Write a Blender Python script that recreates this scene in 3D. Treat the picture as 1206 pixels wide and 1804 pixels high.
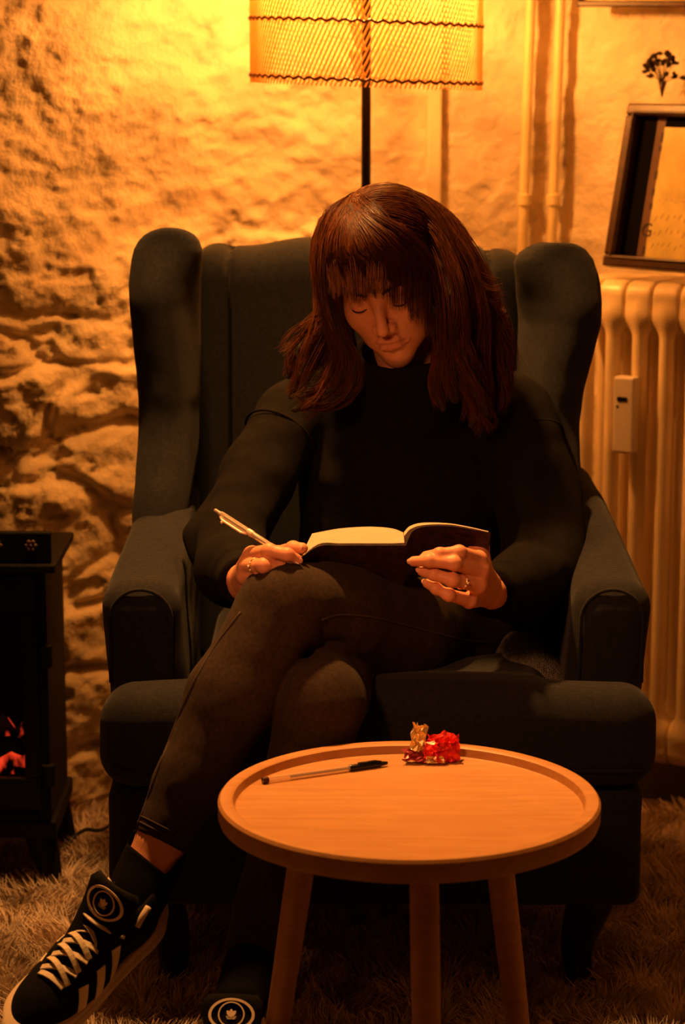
import bpy, bmesh, math, random
import numpy as np
from mathutils import Matrix, Vector

for _o in list(bpy.data.objects):
    bpy.data.objects.remove(_o)
SC = bpy.context.scene
COL = SC.collection
R = math.radians

# ------------------------------------------------------------------ camera
IW, IH, FPX = 1206.0, 1804.0, 4100.0
CAMZ, PITCH = 1.40, R(11.2)
cam = bpy.data.cameras.new('camera')
cam.sensor_fit = 'VERTICAL'
cam.sensor_height = 36.0
cam.sensor_width = 36.0 * IW / IH
cam.lens = FPX / IH * 36.0
cam.clip_start = 0.05
cam.dof.use_dof = True
cam.dof.focus_distance = 3.35
cam.dof.aperture_fstop = 4.5
camo = bpy.data.objects.new('camera', cam)
camo.location = (0, 0, CAMZ)
camo.rotation_euler = (R(90) - PITCH, 0, 0)
COL.objects.link(camo)
SC.camera = camo

# ------------------------------------------------------------------ world, lights, exposure
world = bpy.data.worlds.new('world')
SC.world = world
world.use_nodes = True
world.node_tree.nodes['Background'].inputs[0].default_value = (1.0, 0.55, 0.25, 1)
world.node_tree.nodes['Background'].inputs[1].default_value = 0.0
SC.view_settings.view_transform = 'Standard'
SC.view_settings.look = 'None'
SC.view_settings.exposure = 0.0
SC.view_settings.gamma = 1.0
SC.view_settings.use_curve_mapping = False


def add_light(name, kind, loc, energy, color, size=0.1, target=None):
    d = bpy.data.lights.new(name, kind)
    d.energy = energy
    d.color = color
    if kind == 'AREA':
        d.shape = 'DISK'
        d.size = size
    else:
        d.shadow_soft_size = size
    o = bpy.data.objects.new(name, d)
    o.location = loc
    if target is not None:
        v = Vector(target) - Vector(loc)
        o.rotation_euler = v.to_track_quat('-Z', 'Y').to_euler()
    COL.objects.link(o)
    return o


LAMP = (0.042, 4.20, 1.575)
LAMP_GLOW = 1250.0
LAMP_COLOR = (1.0, 0.36, 0.062)
# the room's ceiling lamp hangs above and a little behind the sitter; its opaque shade keeps the light in a cone
_cl = add_light('ceiling_pendant', 'SPOT', (-0.22, 3.60, 2.30), 310.0, (1.0, 0.41, 0.095), 0.07, (0.10, 3.22, 0.45))
_cl.data.spot_size = R(66)
_cl.data.spot_blend = 0.9
# added weak fill for face and hands, in front of her, left of the camera
_pl = add_light('front_fill', 'SPOT', (-0.50, 1.75, 1.55), 66.0, (1.0, 0.34, 0.105), 0.10, (0.05, 3.20, 0.72))
_pl.data.spot_size = R(33)
_pl.data.spot_blend = 0.9


# ------------------------------------------------------------------ helpers
def PX(x, y, Y):
    """world point at depth Y (metres from the camera along the floor) seen at photo pixel x, y"""
    u, v = (x - IW / 2) / FPX, (IH / 2 - y) / FPX
    dy = math.cos(PITCH) + v * math.sin(PITCH)
    dz = -math.sin(PITCH) + v * math.cos(PITCH)
    t = Y / dy
    return np.array((t * u, Y, CAMZ + t * dz))


def PZ(x, y, Z):
    """world point at height Z seen at photo pixel x, y"""
    u, v = (x - IW / 2) / FPX, (IH / 2 - y) / FPX
    dy = math.cos(PITCH) + v * math.sin(PITCH)
    dz = -math.sin(PITCH) + v * math.cos(PITCH)
    t = (Z - CAMZ) / dz
    return np.array((t * u, t * dy, Z))


WM = {}


def link(o, parent=None):
    COL.objects.link(o)
    m = o.matrix_basis.copy()
    WM[o.name] = m
    if parent is not None:
        o.parent = parent
        o.matrix_parent_inverse = WM[parent.name].inverted()
    return o


def thing(name, label, cat, loc=(0, 0, 0), group=None):
    o = bpy.data.objects.new(name, None)
    o.empty_display_size = 0.05
    o.location = loc
    o['label'] = label
    o['category'] = cat
    if group:
        o['group'] = group
    return link(o)


def tag(o, label, cat, group=None):
    o['label'] = label
    o['category'] = cat
    if group:
        o['group'] = group
    return o


def np_mesh(name, V, F):
    """mesh from an (n,3) float array and an (m,3|4) index array, or a list of such arrays"""
    me = bpy.data.meshes.new(name)
    V = np.asarray(V, dtype=np.float32)
    Fs = [np.asarray(f, dtype=np.int32) for f in (F if isinstance(F, list) else [F]) if len(f)]
    me.vertices.add(len(V))
    me.vertices.foreach_set('co', V.ravel())
    loops = np.concatenate([f.ravel() for f in Fs])
    sizes = np.concatenate([np.full(len(f), f.shape[1], dtype=np.int32) for f in Fs])
    me.loops.add(len(loops))
    me.loops.foreach_set('vertex_index', loops)
    me.polygons.add(len(sizes))
    starts = np.concatenate([[0], np.cumsum(sizes)[:-1]]).astype(np.int32)
    me.polygons.foreach_set('loop_start', starts)
    me.update(calc_edges=True)
    me.validate()
    return me


def mesh_obj(name, me, m, parent=None, smooth=True, mats=None):
    o = bpy.data.objects.new(name, me)
    for q in (mats or [m]):
        me.materials.append(q)
    if smooth is not None:
        me.polygons.foreach_set('use_smooth', np.full(len(me.polygons), bool(smooth)))
    return link(o, parent)


def frame_of(t):
    t = np.asarray(t, float)
    t = t / (np.linalg.norm(t) + 1e-12)
    a = np.array((0, 0, 1.0)) if abs(t[2]) < 0.9 else np.array((1.0, 0, 0))
    u = np.cross(a, t)
    u /= np.linalg.norm(u)
    return u, np.cross(t, u), t


def spline(pts, n):
    """Catmull-Rom through pts, n samples"""
    p = np.asarray(pts, float)
    p = np.vstack([2 * p[0] - p[1], p, 2 * p[-1] - p[-2]])
    m = len(p) - 3
    s = np.linspace(0, m - 1e-9, n)
    i = s.astype(int)
    t = (s - i)[:, None]
    a, b, c, d = p[i], p[i + 1], p[i + 2], p[i + 3]
    return 0.5 * (2 * b + (c - a) * t + (2 * a - 5 * b + 4 * c - d) * t * t + (3 * b - a - 3 * c + d) * t ** 3)


class MB:
    """collects shapes, builds them as ONE mesh object"""

    def __init__(s):
        s.V, s.F = [], []

    def add(s, V, F):
        o = len(s.V)
        s.V += [tuple(map(float, v)) for v in V]
        s.F += [tuple(int(i) + o for i in f) for f in F]
        return s

    def box(s, c, size, M=None):
        h = np.asarray(size, float) / 2
        V = np.array([(x, y, z) for x in (-1, 1) for y in (-1, 1) for z in (-1, 1)]) * h
        if M is not None:
            V = V @ np.asarray(M).T
        V = V + np.asarray(c)
        return s.add(V, [(0, 1, 3, 2), (4, 6, 7, 5), (0, 4, 5, 1), (2, 3, 7, 6), (0, 2, 6, 4), (1, 5, 7, 3)])

    def tube(s, pts, r, n=10, caps=True, closed=False, flat=None):
        pts = np.asarray(pts, float)
        m = len(pts)
        r = np.broadcast_to(np.asarray(r, float), (m,))
        if closed:
            tg = np.roll(pts, -1, 0) - np.roll(pts, 1, 0)
        else:
            tg = np.gradient(pts, axis=0)
        u, v, t = frame_of(tg[0])
        V = []
        for i in range(m):
            t = tg[i] / (np.linalg.norm(tg[i]) + 1e-12)
            u = u - t * (u @ t)
            u /= np.linalg.norm(u)
            v = np.cross(t, u)
            for k in range(n):
                a = 2 * math.pi * k / n
                V.append(pts[i] + r[i] * (math.cos(a) * u + (flat or 1.0) * math.sin(a) * v))
        F = []
        for i in range(m if closed else m - 1):
            j = (i + 1) % m
            for k in range(n):
                l = (k + 1) % n
                F.append((i * n + k, i * n + l, j * n + l, j * n + k))
        if caps and not closed:
            F.append(tuple(range(n))[::-1])
            F.append(tuple((m - 1) * n + k for k in range(n)))
        return s.add(V, F)

    def cyl(s, a, b, ra, rb=None, n=16, caps=True):
        return s.tube([a, b], [ra, ra if rb is None else rb], n, caps)

    def lathe(s, prof, c, n=48, M=None, capb=True, capt=True):
        """prof: list of (radius, height)"""
        V, F = [], []
        for r, z in prof:
            for k in range(n):
                a = 2 * math.pi * k / n
                V.append((r * math.cos(a), r * math.sin(a), z))
        m = len(prof)
        for i in range(m - 1):
            for k in range(n):
                l = (k + 1) % n
                F.append((i * n + k, i * n + l, (i + 1) * n + l, (i + 1) * n + k))
        if capb:
            F.append(tuple(range(n))[::-1])
        if capt:
            F.append(tuple((m - 1) * n + k for k in range(n)))
        V = np.array(V)
        if M is not None:
            V = V @ np.asarray(M).T
        return s.add(V + np.asarray(c), F)

    def prism(s, poly, o, ax, ay, depth):
        """2-D outline poly in the plane (o; ax, ay), extruded by the vector depth"""
        o, ax, ay, depth = map(np.asarray, (o, ax, ay, depth))
        n = len(poly)
        A = [o + p[0] * ax + p[1] * ay for p in poly]
        V = A + [p + depth for p in A]
        F = [tuple(range(n))[::-1], tuple(range(n, 2 * n))]
        F += [(i, (i + 1) % n, n + (i + 1) % n, n + i) for i in range(n)]
        return s.add(V, F)

    def sphere(s, c, r, n=14, m=9, M=None):
        r = np.broadcast_to(np.asarray(r, float), (3,))
        prof = [(math.sin(math.pi * i / m), -math.cos(math.pi * i / m)) for i in range(m + 1)]
        prof[0] = (0.02, -1)
        prof[-1] = (0.02, 1)
        V, F = [], []
        for q, z in prof:
            for k in range(n):
                a = 2 * math.pi * k / n
                V.append((q * math.cos(a) * r[0], q * math.sin(a) * r[1], z * r[2]))
        for i in range(m):
            for k in range(n):
                l = (k + 1) % n
                F.append((i * n + k, i * n + l, (i + 1) * n + l, (i + 1) * n + k))
        F.append(tuple(range(n))[::-1])
        F.append(tuple(m * n + k for k in range(n)))
        V = np.array(V)
        if M is not None:
            V = V @ np.asarray(M).T
        return s.add(V + np.asarray(c), F)

    def build(s, name, m, parent=None, smooth=False, bevel=0, seg=2, auto=None):
        me = bpy.data.meshes.new(name)
        me.from_pydata(s.V, [], s.F)
        me.update()
        o = mesh_obj(name, me, m, parent, smooth)
        if bevel:
            b = o.modifiers.new('bevel', 'BEVEL')
            b.width = bevel
            b.segments = seg
            b.limit_method = 'ANGLE'
            b.angle_limit = R(40)
        if auto:
            bm = bmesh.new()
            bm.from_mesh(me)
            for e in bm.edges:
                e.smooth = not (len(e.link_faces) == 2 and e.calc_face_angle() > R(auto))
            bm.to_mesh(me)
            bm.free()
        return o


# ---- noise on point arrays
def _hash(i, j, k, seed):
    h = (i * 374761393 + j * 668265263 + k * 2147483647 + seed * 1274126177) & 0xFFFFFFFF
    h = ((h ^ (h >> 13)) * 1274126177) & 0xFFFFFFFF
    h = ((h ^ (h >> 16)) * 2246822519) & 0xFFFFFFFF
    return ((h ^ (h >> 15)) & 0xFFFFFF) / float(0xFFFFFF)


def vnoise(P, seed=0):
    P = np.asarray(P, float)
    I = np.floor(P).astype(np.int64)
    T = P - I
    T = T * T * (3 - 2 * T)
    i, j, k = I.T
    x, y, z = T.T
    r = 0
    for a in (0, 1):
        for b in (0, 1):
            for c in (0, 1):
                w = (x if a else 1 - x) * (y if b else 1 - y) * (z if c else 1 - z)
                r = r + w * _hash(i + a, j + b, k + c, seed)
    return r * 2 - 1


def fbm(P, octv=4, seed=0, gain=0.5):
    P = np.asarray(P, float)
    r, a = 0, 1.0
    for o in range(octv):
        r = r + a * vnoise(P * (2.03 ** o) + 17.3 * o, seed + o)
        a *= gain
    return r


def sstep(a, b, x):
    t = np.clip((x - a) / (b - a), 0, 1)
    return t * t * (3 - 2 * t)


# ---- signed distance modelling
def nrm(P):
    return np.sqrt((P * P).sum(-1))


def cone(P, a, b, ra, rb):
    a, b = np.asarray(a, float), np.asarray(b, float)
    ba = b - a
    t = np.clip(((P - a) @ ba) / (ba @ ba + 1e-12), 0, 1)
    return nrm(P - a - t[:, None] * ba) - (ra + (rb - ra) * t)


def smin(a, b, k):
    h = np.clip(0.5 + 0.5 * (b - a) / k, 0, 1)
    return b * (1 - h) + a * h - k * h * (1 - h)


def smax(a, b, k):
    return -smin(-a, -b, k)


def chain(P, pts, k=0.01):
    """pts: list of (point, radius)"""
    d = None
    for (a, ra), (b, rb) in zip(pts[:-1], pts[1:]):
        c = cone(P, a, b, ra, rb)
        d = c if d is None else smin(d, c, k)
    return d


def ell(P, c, r, M=None):
    q = P - np.asarray(c)
    if M is not None:
        q = q @ np.asarray(M)
    r = np.asarray(r, float)
    k0 = nrm(q / r)
    k1 = nrm(q / (r * r)) + 1e-9
    return k0 * (k0 - 1) / k1


def rbox(P, c, h, r, M=None):
    q = P - np.asarray(c)
    if M is not None:
        q = q @ np.asarray(M)
    q = np.abs(q) - (np.asarray(h, float) - r)
    return nrm(np.maximum(q, 0)) + np.minimum(q.max(-1), 0) - r


def polygonize(fn, lo, hi, h, margin=0.012, project=True):
    lo, hi = np.asarray(lo, float), np.asarray(hi, float)
    k = 4
    nc = np.ceil((hi - lo) / h / k).astype(int) + 1
    ax = [lo[d] + (np.arange(nc[d]) * k + (k - 1) / 2) * h for d in range(3)]
    G = np.stack(np.meshgrid(*ax, indexing='ij'), -1)
    fc = fn(G.reshape(-1, 3)).reshape(nc)
    blk = np.abs(fc) < 0.9 * k * h + margin
    F = np.where(fc < 0, -1.0, 1.0)
    M = blk
    for d in range(3):
        F = np.repeat(F, k, d)
        M = np.repeat(M, k, d)
    idx = np.argwhere(M)
    vals = np.empty(len(idx))
    for s in range(0, len(idx), 400000):
        vals[s:s + 400000] = fn(lo + idx[s:s + 400000] * h)
    F[M] = vals
    S = F < 0
    n = np.array(F.shape)
    cs = S[:-1, :-1, :-1].astype(np.int8)
    cnt = np.zeros(n - 1, np.int8)
    offs = [(a, b, c) for a in (0, 1) for b in (0, 1) for c in (0, 1)]
    for a, b, c in offs:
        cnt += S[a:n[0] - 1 + a, b:n[1] - 1 + b, c:n[2] - 1 + c]
    act = (cnt > 0) & (cnt < 8)
    ci = np.argwhere(act)
    vid = np.full(n - 1, -1, np.int64)
    vid[act] = np.arange(len(ci))
    acc = np.zeros((len(ci), 3))
    num = np.zeros(len(ci))
    for a in offs:
        for d in range(3):
            if a[d]:
                continue
            b = list(a)
            b[d] = 1
            A, B = ci + np.array(a), ci + np.array(b)
            fa = F[A[:, 0], A[:, 1], A[:, 2]]
            fb = F[B[:, 0], B[:, 1], B[:, 2]]
            x = (fa < 0) != (fb < 0)
            t = np.where(x, fa / np.where(x, fa - fb, 1), 0)
            p = np.tile(np.array(a, float), (len(ci), 1))
            p[:, d] += t
            acc[x] += p[x]
            num += x
    V = lo + (ci + acc / num[:, None]) * h
    quads = []
    for d in range(3):
        e1, e2 = [(1, 2), (2, 0), (0, 1)][d]
        sl0 = [slice(None)] * 3
        sl1 = [slice(None)] * 3
        sl0[d], sl1[d] = slice(0, -1), slice(1, None)
        ch = S[tuple(sl0)] != S[tuple(sl1)]
        E = np.argwhere(ch)
        ok = (E[:, e1] > 0) & (E[:, e2] > 0) & (E[:, e1] < n[e1] - 1) & (E[:, e2] < n[e2] - 1)
        E = E[ok]
        ins = S[E[:, 0], E[:, 1], E[:, 2]]
        def cell(o1, o2):
            c = E.copy()
            c[:, e1] += o1
            c[:, e2] += o2
            return vid[c[:, 0], c[:, 1], c[:, 2]]
        q = np.stack([cell(-1, -1), cell(0, -1), cell(0, 0), cell(-1, 0)], -1)
        q[~ins] = q[~ins][:, ::-1]
        quads.append(q)
    Q = np.concatenate(quads)
    if project:
        e = h * 0.25
        f0 = fn(V)
        g = np.stack([fn(V + np.eye(3)[d] * e) - f0 for d in range(3)], -1) / e
        st = (f0 / np.maximum((g * g).sum(-1), 0.2))[:, None] * g
        L = nrm(st)[:, None]
        st *= np.minimum(1, 0.6 * h / np.maximum(L, 1e-9))
        V = V - st
    return V, Q


def sdf_obj(name, fn, lo, hi, h, m, parent=None, margin=0.012, mats=None):
    V, Q = polygonize(fn, lo, hi, h, margin)
    return mesh_obj(name, np_mesh(name, V, Q), m, parent, True, mats)


# ------------------------------------------------------------------ materials
MATS = {}


def mat(name, color, rough=0.6, var=0.0, vscale=20.0, bump=0.0, bscale=200.0, metal=0.0, spec=0.5,
        sheen=0.0, trans=0.0, translucent=0.0, emit=None, estr=0.0, coat=0.0, stretch=None, dark=None, alpha=1.0, ior=1.45, detail=4.0):
    if name in MATS:
        return MATS[name]
    m = bpy.data.materials.new(name)
    m.use_nodes = True
    nt = m.node_tree
    N, L = nt.nodes, nt.links
    b = N['Principled BSDF']
    b.inputs['Base Color'].default_value = (*color, 1)
    b.inputs['Roughness'].default_value = rough
    b.inputs['Metallic'].default_value = metal
    b.inputs['Specular IOR Level'].default_value = spec
    b.inputs['Sheen Weight'].default_value = sheen
    b.inputs['Sheen Roughness'].default_value = 0.4
    b.inputs['Transmission Weight'].default_value = trans
    b.inputs['Coat Weight'].default_value = coat
    b.inputs['IOR'].default_value = ior
    if emit:
        b.inputs['Emission Color'].default_value = (*emit, 1)
        b.inputs['Emission Strength'].default_value = estr
    tc = N.new('ShaderNodeTexCoord')
    mp = N.new('ShaderNodeMapping')
    if stretch:
        mp.inputs['Scale'].default_value = stretch
    L.new(tc.outputs['Object'], mp.inputs['Vector'])
    if var:
        nz = N.new('ShaderNodeTexNoise')
        nz.inputs['Scale'].default_value = vscale
        nz.inputs['Detail'].default_value = detail
        L.new(mp.outputs['Vector'], nz.inputs['Vector'])
        mx = N.new('ShaderNodeMix')
        mx.data_type = 'RGBA'
        d = dark or tuple(c * (1 - var) for c in color)
        li = tuple(min(1, c * (1 + var)) for c in color)
        mx.inputs['A'].default_value = (*d, 1)
        mx.inputs['B'].default_value = (*li, 1)
        rp = N.new('ShaderNodeMapRange')
        rp.inputs['From Min'].default_value = 0.3
        rp.inputs['From Max'].default_value = 0.7
        L.new(nz.outputs['Fac'], rp.inputs['Value'])
        L.new(rp.outputs['Result'], mx.inputs['Factor'])
        L.new(mx.outputs['Result'], b.inputs['Base Color'])
    if bump:
        n2 = N.new('ShaderNodeTexNoise')
        n2.inputs['Scale'].default_value = bscale
        n2.inputs['Detail'].default_value = 3
        L.new(mp.outputs['Vector'], n2.inputs['Vector'])
        bp = N.new('ShaderNodeBump')
        bp.inputs['Strength'].default_value = bump
        bp.inputs['Distance'].default_value = 0.004
        L.new(n2.outputs['Fac'], bp.inputs['Height'])
        L.new(bp.outputs['Normal'], b.inputs['Normal'])
    if translucent:
        out = N['Material Output']
        tr = N.new('ShaderNodeBsdfTranslucent')
        tr.inputs['Color'].default_value = (*color, 1)
        ms = N.new('ShaderNodeMixShader')
        ms.inputs['Fac'].default_value = translucent
        L.new(b.outputs['BSDF'], ms.inputs[1])
        L.new(tr.outputs['BSDF'], ms.inputs[2])
        L.new(ms.outputs['Shader'], out.inputs['Surface'])
    MATS[name] = m
    return m


def weave_mat(name, color, scale=900.0, strength=0.5, var=0.25, sheen=0.15, rough=0.9):
    """woven cloth: two crossed fine waves as relief, uneven thread colour"""
    m = mat(name, color, rough, var, 160.0, sheen=sheen, spec=0.2)
    nt = m.node_tree
    N, L = nt.nodes, nt.links
    b = N['Principled BSDF']
    tc = N.new('ShaderNodeTexCoord')
    ad = None
    for ax in ('X', 'Z'):
        w = N.new('ShaderNodeTexWave')
        w.bands_direction = ax
        w.inputs['Scale'].default_value = scale / 6.0
        w.inputs['Distortion'].default_value = 2.0
        w.inputs['Detail Scale'].default_value = 2.0
        L.new(tc.outputs['Object'], w.inputs['Vector'])
        if ad is None:
            ad = w
        else:
            s = N.new('ShaderNodeMath')
            L.new(ad.outputs['Fac'], s.inputs[0])
            L.new(w.outputs['Fac'], s.inputs[1])
            bp = N.new('ShaderNodeBump')
            bp.inputs['Strength'].default_value = strength
            bp.inputs['Distance'].default_value = 0.0015
            L.new(s.outputs[0], bp.inputs['Height'])
            L.new(bp.outputs['Normal'], b.inputs['Normal'])
    return m
# ------------------------------------------------------------------ the room
M_PLASTER = mat('limewash plaster', (0.74, 0.63, 0.47), 0.9, 0.22, 7.0, 0.9, 90.0, spec=0.15, detail=6)
M_PLAIN = mat('plain plaster', (0.40, 0.32, 0.24), 0.9, 0.06, 3.0)
M_FLOOR = mat('dark floorboards', (0.07, 0.035, 0.018), 0.5, 0.35, 6.0, 0.2, 60.0, stretch=(8, 1, 1))


def wall_base(X):
    """the wall comes forward towards the left and turns towards the right"""
    y = np.full_like(X, 4.62)
    y = y - 0.50 * sstep(-0.02, -0.72, X)
    y = y - np.where(X > 0.44, (X - 0.44) * 0.62, 0)
    return y


def build_back_wall():
    x0, x1, z0, z1 = -1.8, 1.5, 0.0, 2.5
    xs = np.concatenate([np.arange(x0, -0.85, 0.03), np.arange(-0.85, 0.85, 0.0055), np.arange(0.85, x1 + 0.03, 0.03)])
    zs = np.concatenate([np.arange(z0, 1.75, 0.0055), np.arange(1.75, z1 + 0.03, 0.03)])
    X, Z = np.meshgrid(xs, zs, indexing='ij')
    x, z = X.ravel(), Z.ravel()
    P = np.stack([x, z, np.zeros_like(x)], -1)
    warp = fbm(P * 5.0, 3, 5)
    # rubble stones under thick rough plaster: cellular relief with warped joints
    Q = np.stack([x * 5.2 + 0.5 * warp, z * 8.0 + 0.6 * fbm(P * 4.0, 3, 9), np.zeros_like(x)], -1)
    I = np.floor(Q[:, :2]).astype(np.int64)
    f1 = np.full(len(x), 9.0)
    f2 = np.full(len(x), 9.0)
    hgt = np.zeros(len(x))
    for a in (-1, 0, 1):
        for b in (-1, 0, 1):
            ci, cj = I[:, 0] + a, I[:, 1] + b
            px = ci + 0.15 + 0.7 * _hash(ci, cj, 0 * ci, 3)
            py = cj + 0.15 + 0.7 * _hash(ci, cj, 0 * ci, 4)
            d = np.hypot(Q[:, 0] - px, Q[:, 1] - py)
            nearer = d < f1
            f2 = np.where(nearer, f1, np.minimum(f2, d))
            hgt = np.where(nearer, _hash(ci, cj, 0 * ci, 8), hgt)
            f1 = np.minimum(f1, d)
    joint = sstep(0.0, 0.30, f2 - f1)
    rough = sstep(0.30, -0.10, x)                       # how rough: 1 left, 0 right
    low = sstep(1.22, 0.85, z)                          # stones show through lower down
    stone = (joint * (0.5 + 0.9 * hgt) - 0.6) * 0.026 * (0.10 + 0.90 * low)
    lumps = 0.018 * fbm(P * np.array((7, 10, 1.0)), 6, 21, 0.50)
    diag = np.stack([x * 16 + z * 9, z * 15 - x * 5, np.zeros_like(x)], -1)
    trowel = 0.0050 * (1 - 2 * np.abs(fbm(diag, 5, 33, 0.55)))
    pits = -0.016 * sstep(0.40, 0.75, fbm(P * np.array((17, 27, 1.0)), 3, 41)) * (0.22 + 0.78 * low)
    crumb = 0.0034 * fbm(P * 62.0, 3, 91, 0.6)
    left = stone + lumps + trowel + pits + crumb
    rgt = 0.0055 * fbm(P * 7.0, 3, 51) + 0.0042 * fbm(P * 26.0, 4, 61, 0.6)
    cr = np.abs(fbm(P * np.array((5.0, 7.0, 1.0)), 4, 71))
    rgt = rgt - 0.006 * sstep(0.035, 0.0, cr) * sstep(0.1, 0.4, vnoise(P * 3.3, 77))
    y = wall_base(x) - (left * rough + rgt * (1 - rough)) + 0.0
    V = np.stack([x, y, z], -1)
    nx, nz = len(xs), len(zs)
    id_ = np.arange(nx * nz).reshape(nx, nz)
    F = np.stack([id_[:-1, :-1].ravel(), id_[1:, :-1].ravel(), id_[1:, 1:].ravel(), id_[:-1, 1:].ravel()], -1)
    o = mesh_obj('wall_back', np_mesh('wall_back', V, F), M_PLASTER)
    o['kind'] = 'structure'
    o['label'] = 'rough limewashed stone wall behind the armchair'


build_back_wall()


def slab(name, c, size, m):
    o = MB().box(c, size).build(name, m)
    o['kind'] = 'structure'
    return o


slab('floor', (-0.15, 1.85, -0.05), (3.6, 5.9, 0.1), M_FLOOR)
slab('ceiling', (-0.15, 1.75, 2.45), (3.6, 5.9, 0.1), mat('white ceiling paint', (0.8, 0.76, 0.68), 0.9, 0.04, 4.0))
slab('wall_left', (-1.85, 1.75, 1.25), (0.1, 5.9, 2.5), M_PLAIN)
slab('wall_right', (1.55, 1.75, 1.25), (0.1, 5.9, 2.5), M_PLAIN)
slab('wall_front', (-0.15, -1.0, 1.25), (3.6, 0.1, 2.5), M_PLAIN)

# flat vertical casing on the wall right of the lamp
a = PX(764, 300, 4.59)
o = MB().box((a[0], 4.595, 1.25), (0.028, 0.035, 2.5)).build('trim_1', mat('cream gloss paint', (0.78, 0.68, 0.48), 0.4, 0.05, 8.0), bevel=0.004)
o['kind'] = 'structure'

# ------------------------------------------------------------------ rug
M_RUG = mat('rug backing', (0.22, 0.17, 0.12), 0.95, 0.2, 30.0)
M_PILE = mat('shaggy pile', (0.58, 0.46, 0.36), 0.85, 0.45, 14.0, spec=0.2, translucent=0.15)
rug = MB().box((-0.04, 3.15, 0.006), (1.9, 1.90, 0.012)).build('shaggy_rug', M_RUG, bevel=0.004)
tag(rug, 'long-pile beige shaggy rug on the floor under armchair and table', 'rug')


def build_pile():
    rng = np.random.default_rng(4)
    n = 78000
    bx = rng.uniform(-0.85, 0.85, n)
    by = rng.uniform(2.72, 4.12, n)
    keep = np.abs(bx) < by * 0.152 + 0.16
    bx, by = bx[keep], by[keep]
    n = len(bx)
    B = np.stack([bx, by, np.full(n, 0.011)], -1)
    P = np.stack([bx, by, np.zeros(n)], -1)
    ang = 6.5 * fbm(P * 9.0, 2, 3) + rng.normal(0, 0.5, n)
    lean = 0.012 + 0.018 * np.abs(fbm(P * 13.0, 2, 8)) + rng.uniform(0, 0.008, n)
    hgt = rng.uniform(0.020, 0.036, n)
    D = np.stack([np.cos(ang), np.sin(ang), np.zeros(n)], -1)
    w = rng.uniform(0.0011, 0.0019, n)[:, None]
    phi = rng.uniform(0, math.pi, n)
    S = np.stack([np.cos(phi), np.sin(phi), np.zeros(n)], -1) * w
    up = np.array((0, 0, 1.0))
    mid = B + D * (lean * 0.35)[:, None] + up * (hgt * 0.62)[:, None]
    tip = B + D * lean[:, None] + up * hgt[:, None]
    V = np.stack([B - S, B + S, mid - S * 0.9, mid + S * 0.9, tip - S * 0.25, tip + S * 0.25], 1).reshape(-1, 3)
    k = np.arange(n)[:, None] * 6
    F = np.concatenate([k + np.array([0, 1, 3, 2]), k + np.array([2, 3, 5, 4])])
    o = mesh_obj('pile', np_mesh('pile', V, F), M_PILE, rug, True)
    o['kind'] = 'stuff'


build_pile()

# ------------------------------------------------------------------ floor lamp
M_CANE = mat('rattan cane', (0.78, 0.55, 0.26), 0.55, 0.2, 40.0, translucent=0.5)
M_CANED = mat('dark rattan binding', (0.30, 0.12, 0.03), 0.6, 0.2, 60.0)
M_POLE = mat('dark bronze pole', (0.030, 0.020, 0.014), 0.35, metal=0.6)
M_BULB = mat('bulb glass', (1, 0.8, 0.5), 0.3, emit=LAMP_COLOR, estr=LAMP_GLOW)


def build_lamp():
    lx, ly, lz = LAMP
    t = thing('floor_lamp', 'tall floor lamp with a woven rattan drum shade behind the armchair', 'floor lamp', (lx, ly, 0))
    MB().lathe([(0.125, 0.0), (0.13, 0.006), (0.128, 0.014), (0.05, 0.022), (0.012, 0.03)], (lx, ly, 0.0)).build('base', M_POLE, t, True, auto=40)
    MB().cyl((lx, ly, 0.02), (lx, ly, lz - 0.07), 0.0085, n=16).build('pole', M_POLE, t, True, auto=40)
    MB().cyl((lx, ly, lz - 0.085), (lx, ly, lz - 0.03), 0.02, 0.017, 16).build('lamp_socket', M_POLE, t, True, auto=40)
    MB().sphere((lx, ly, lz), (0.030, 0.030, 0.036), 20, 12).build('bulb', M_BULB, t, True)
    r = 0.203
    zb, zt = 1.352, 1.745

    def sp(a, z, rr=r):
        x = lx + rr * math.cos(a)
        return np.array((x, ly + rr * math.sin(a), z - (x - lx) * 0.035))
    hoop_z = [zb, zb + 0.098, zb + 0.196, zb + 0.294, zt]
    sh = None
    mb = MB()
    n = 150
    H = zt - zb + 0.012
    for i in range(n):
        a0 = 2 * math.pi * i / n
        pts = [sp(a0 + 0.95 * q, zb - 0.012 + H * q, r + 0.0015) for q in np.linspace(0, 1, 11)]
        mb.tube(pts, 0.0017, 4, False)
    sh = mb.build('shade', M_CANE, t, True)
    sh['label'] = 'woven rattan drum shade'
    # the lap of the weave: a narrow strip of canes slanting the other way
    for a1 in (-1.62, 1.45):
        mb = MB()
        for i in range(5):
            for q0 in np.arange(0, 1.0, 0.125):
                pts = [sp(a1 - 0.036 + i * 0.018 - 0.07 * q, zb + (zt - zb) * (q0 + 0.125 * q), r - 0.0035) for q in np.linspace(0, 1, 4)]
                mb.tube(pts, 0.0012, 4, False)
        mb.build('weave_lap', M_CANE, sh, True)
    for z in hoop_z:
        mb = MB()
        m = 240
        pts = [sp(2 * math.pi * k / m, z + 0.0022 * math.sin(k * 2 * math.pi / 4), r + 0.002 + 0.0012 * math.cos(k * 2 * math.pi / 4)) for k in range(m)]
        mb.tube(pts, 0.0027, 5, False, True)
        mb.build('hoop', M_CANED, sh, True)
    mb = MB()
    for k in range(3):
        a0 = 2 * math.pi * k / 3 + 0.5
        mb.tube([sp(a0, zt - 0.002), (lx, ly, zt - 0.06)], 0.002, 6)
    mb.cyl((lx, ly, lz - 0.03), (lx, ly, zt - 0.055), 0.003, n=8)
    mb.build('spider', M_POLE, sh, True)


build_lamp()

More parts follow.
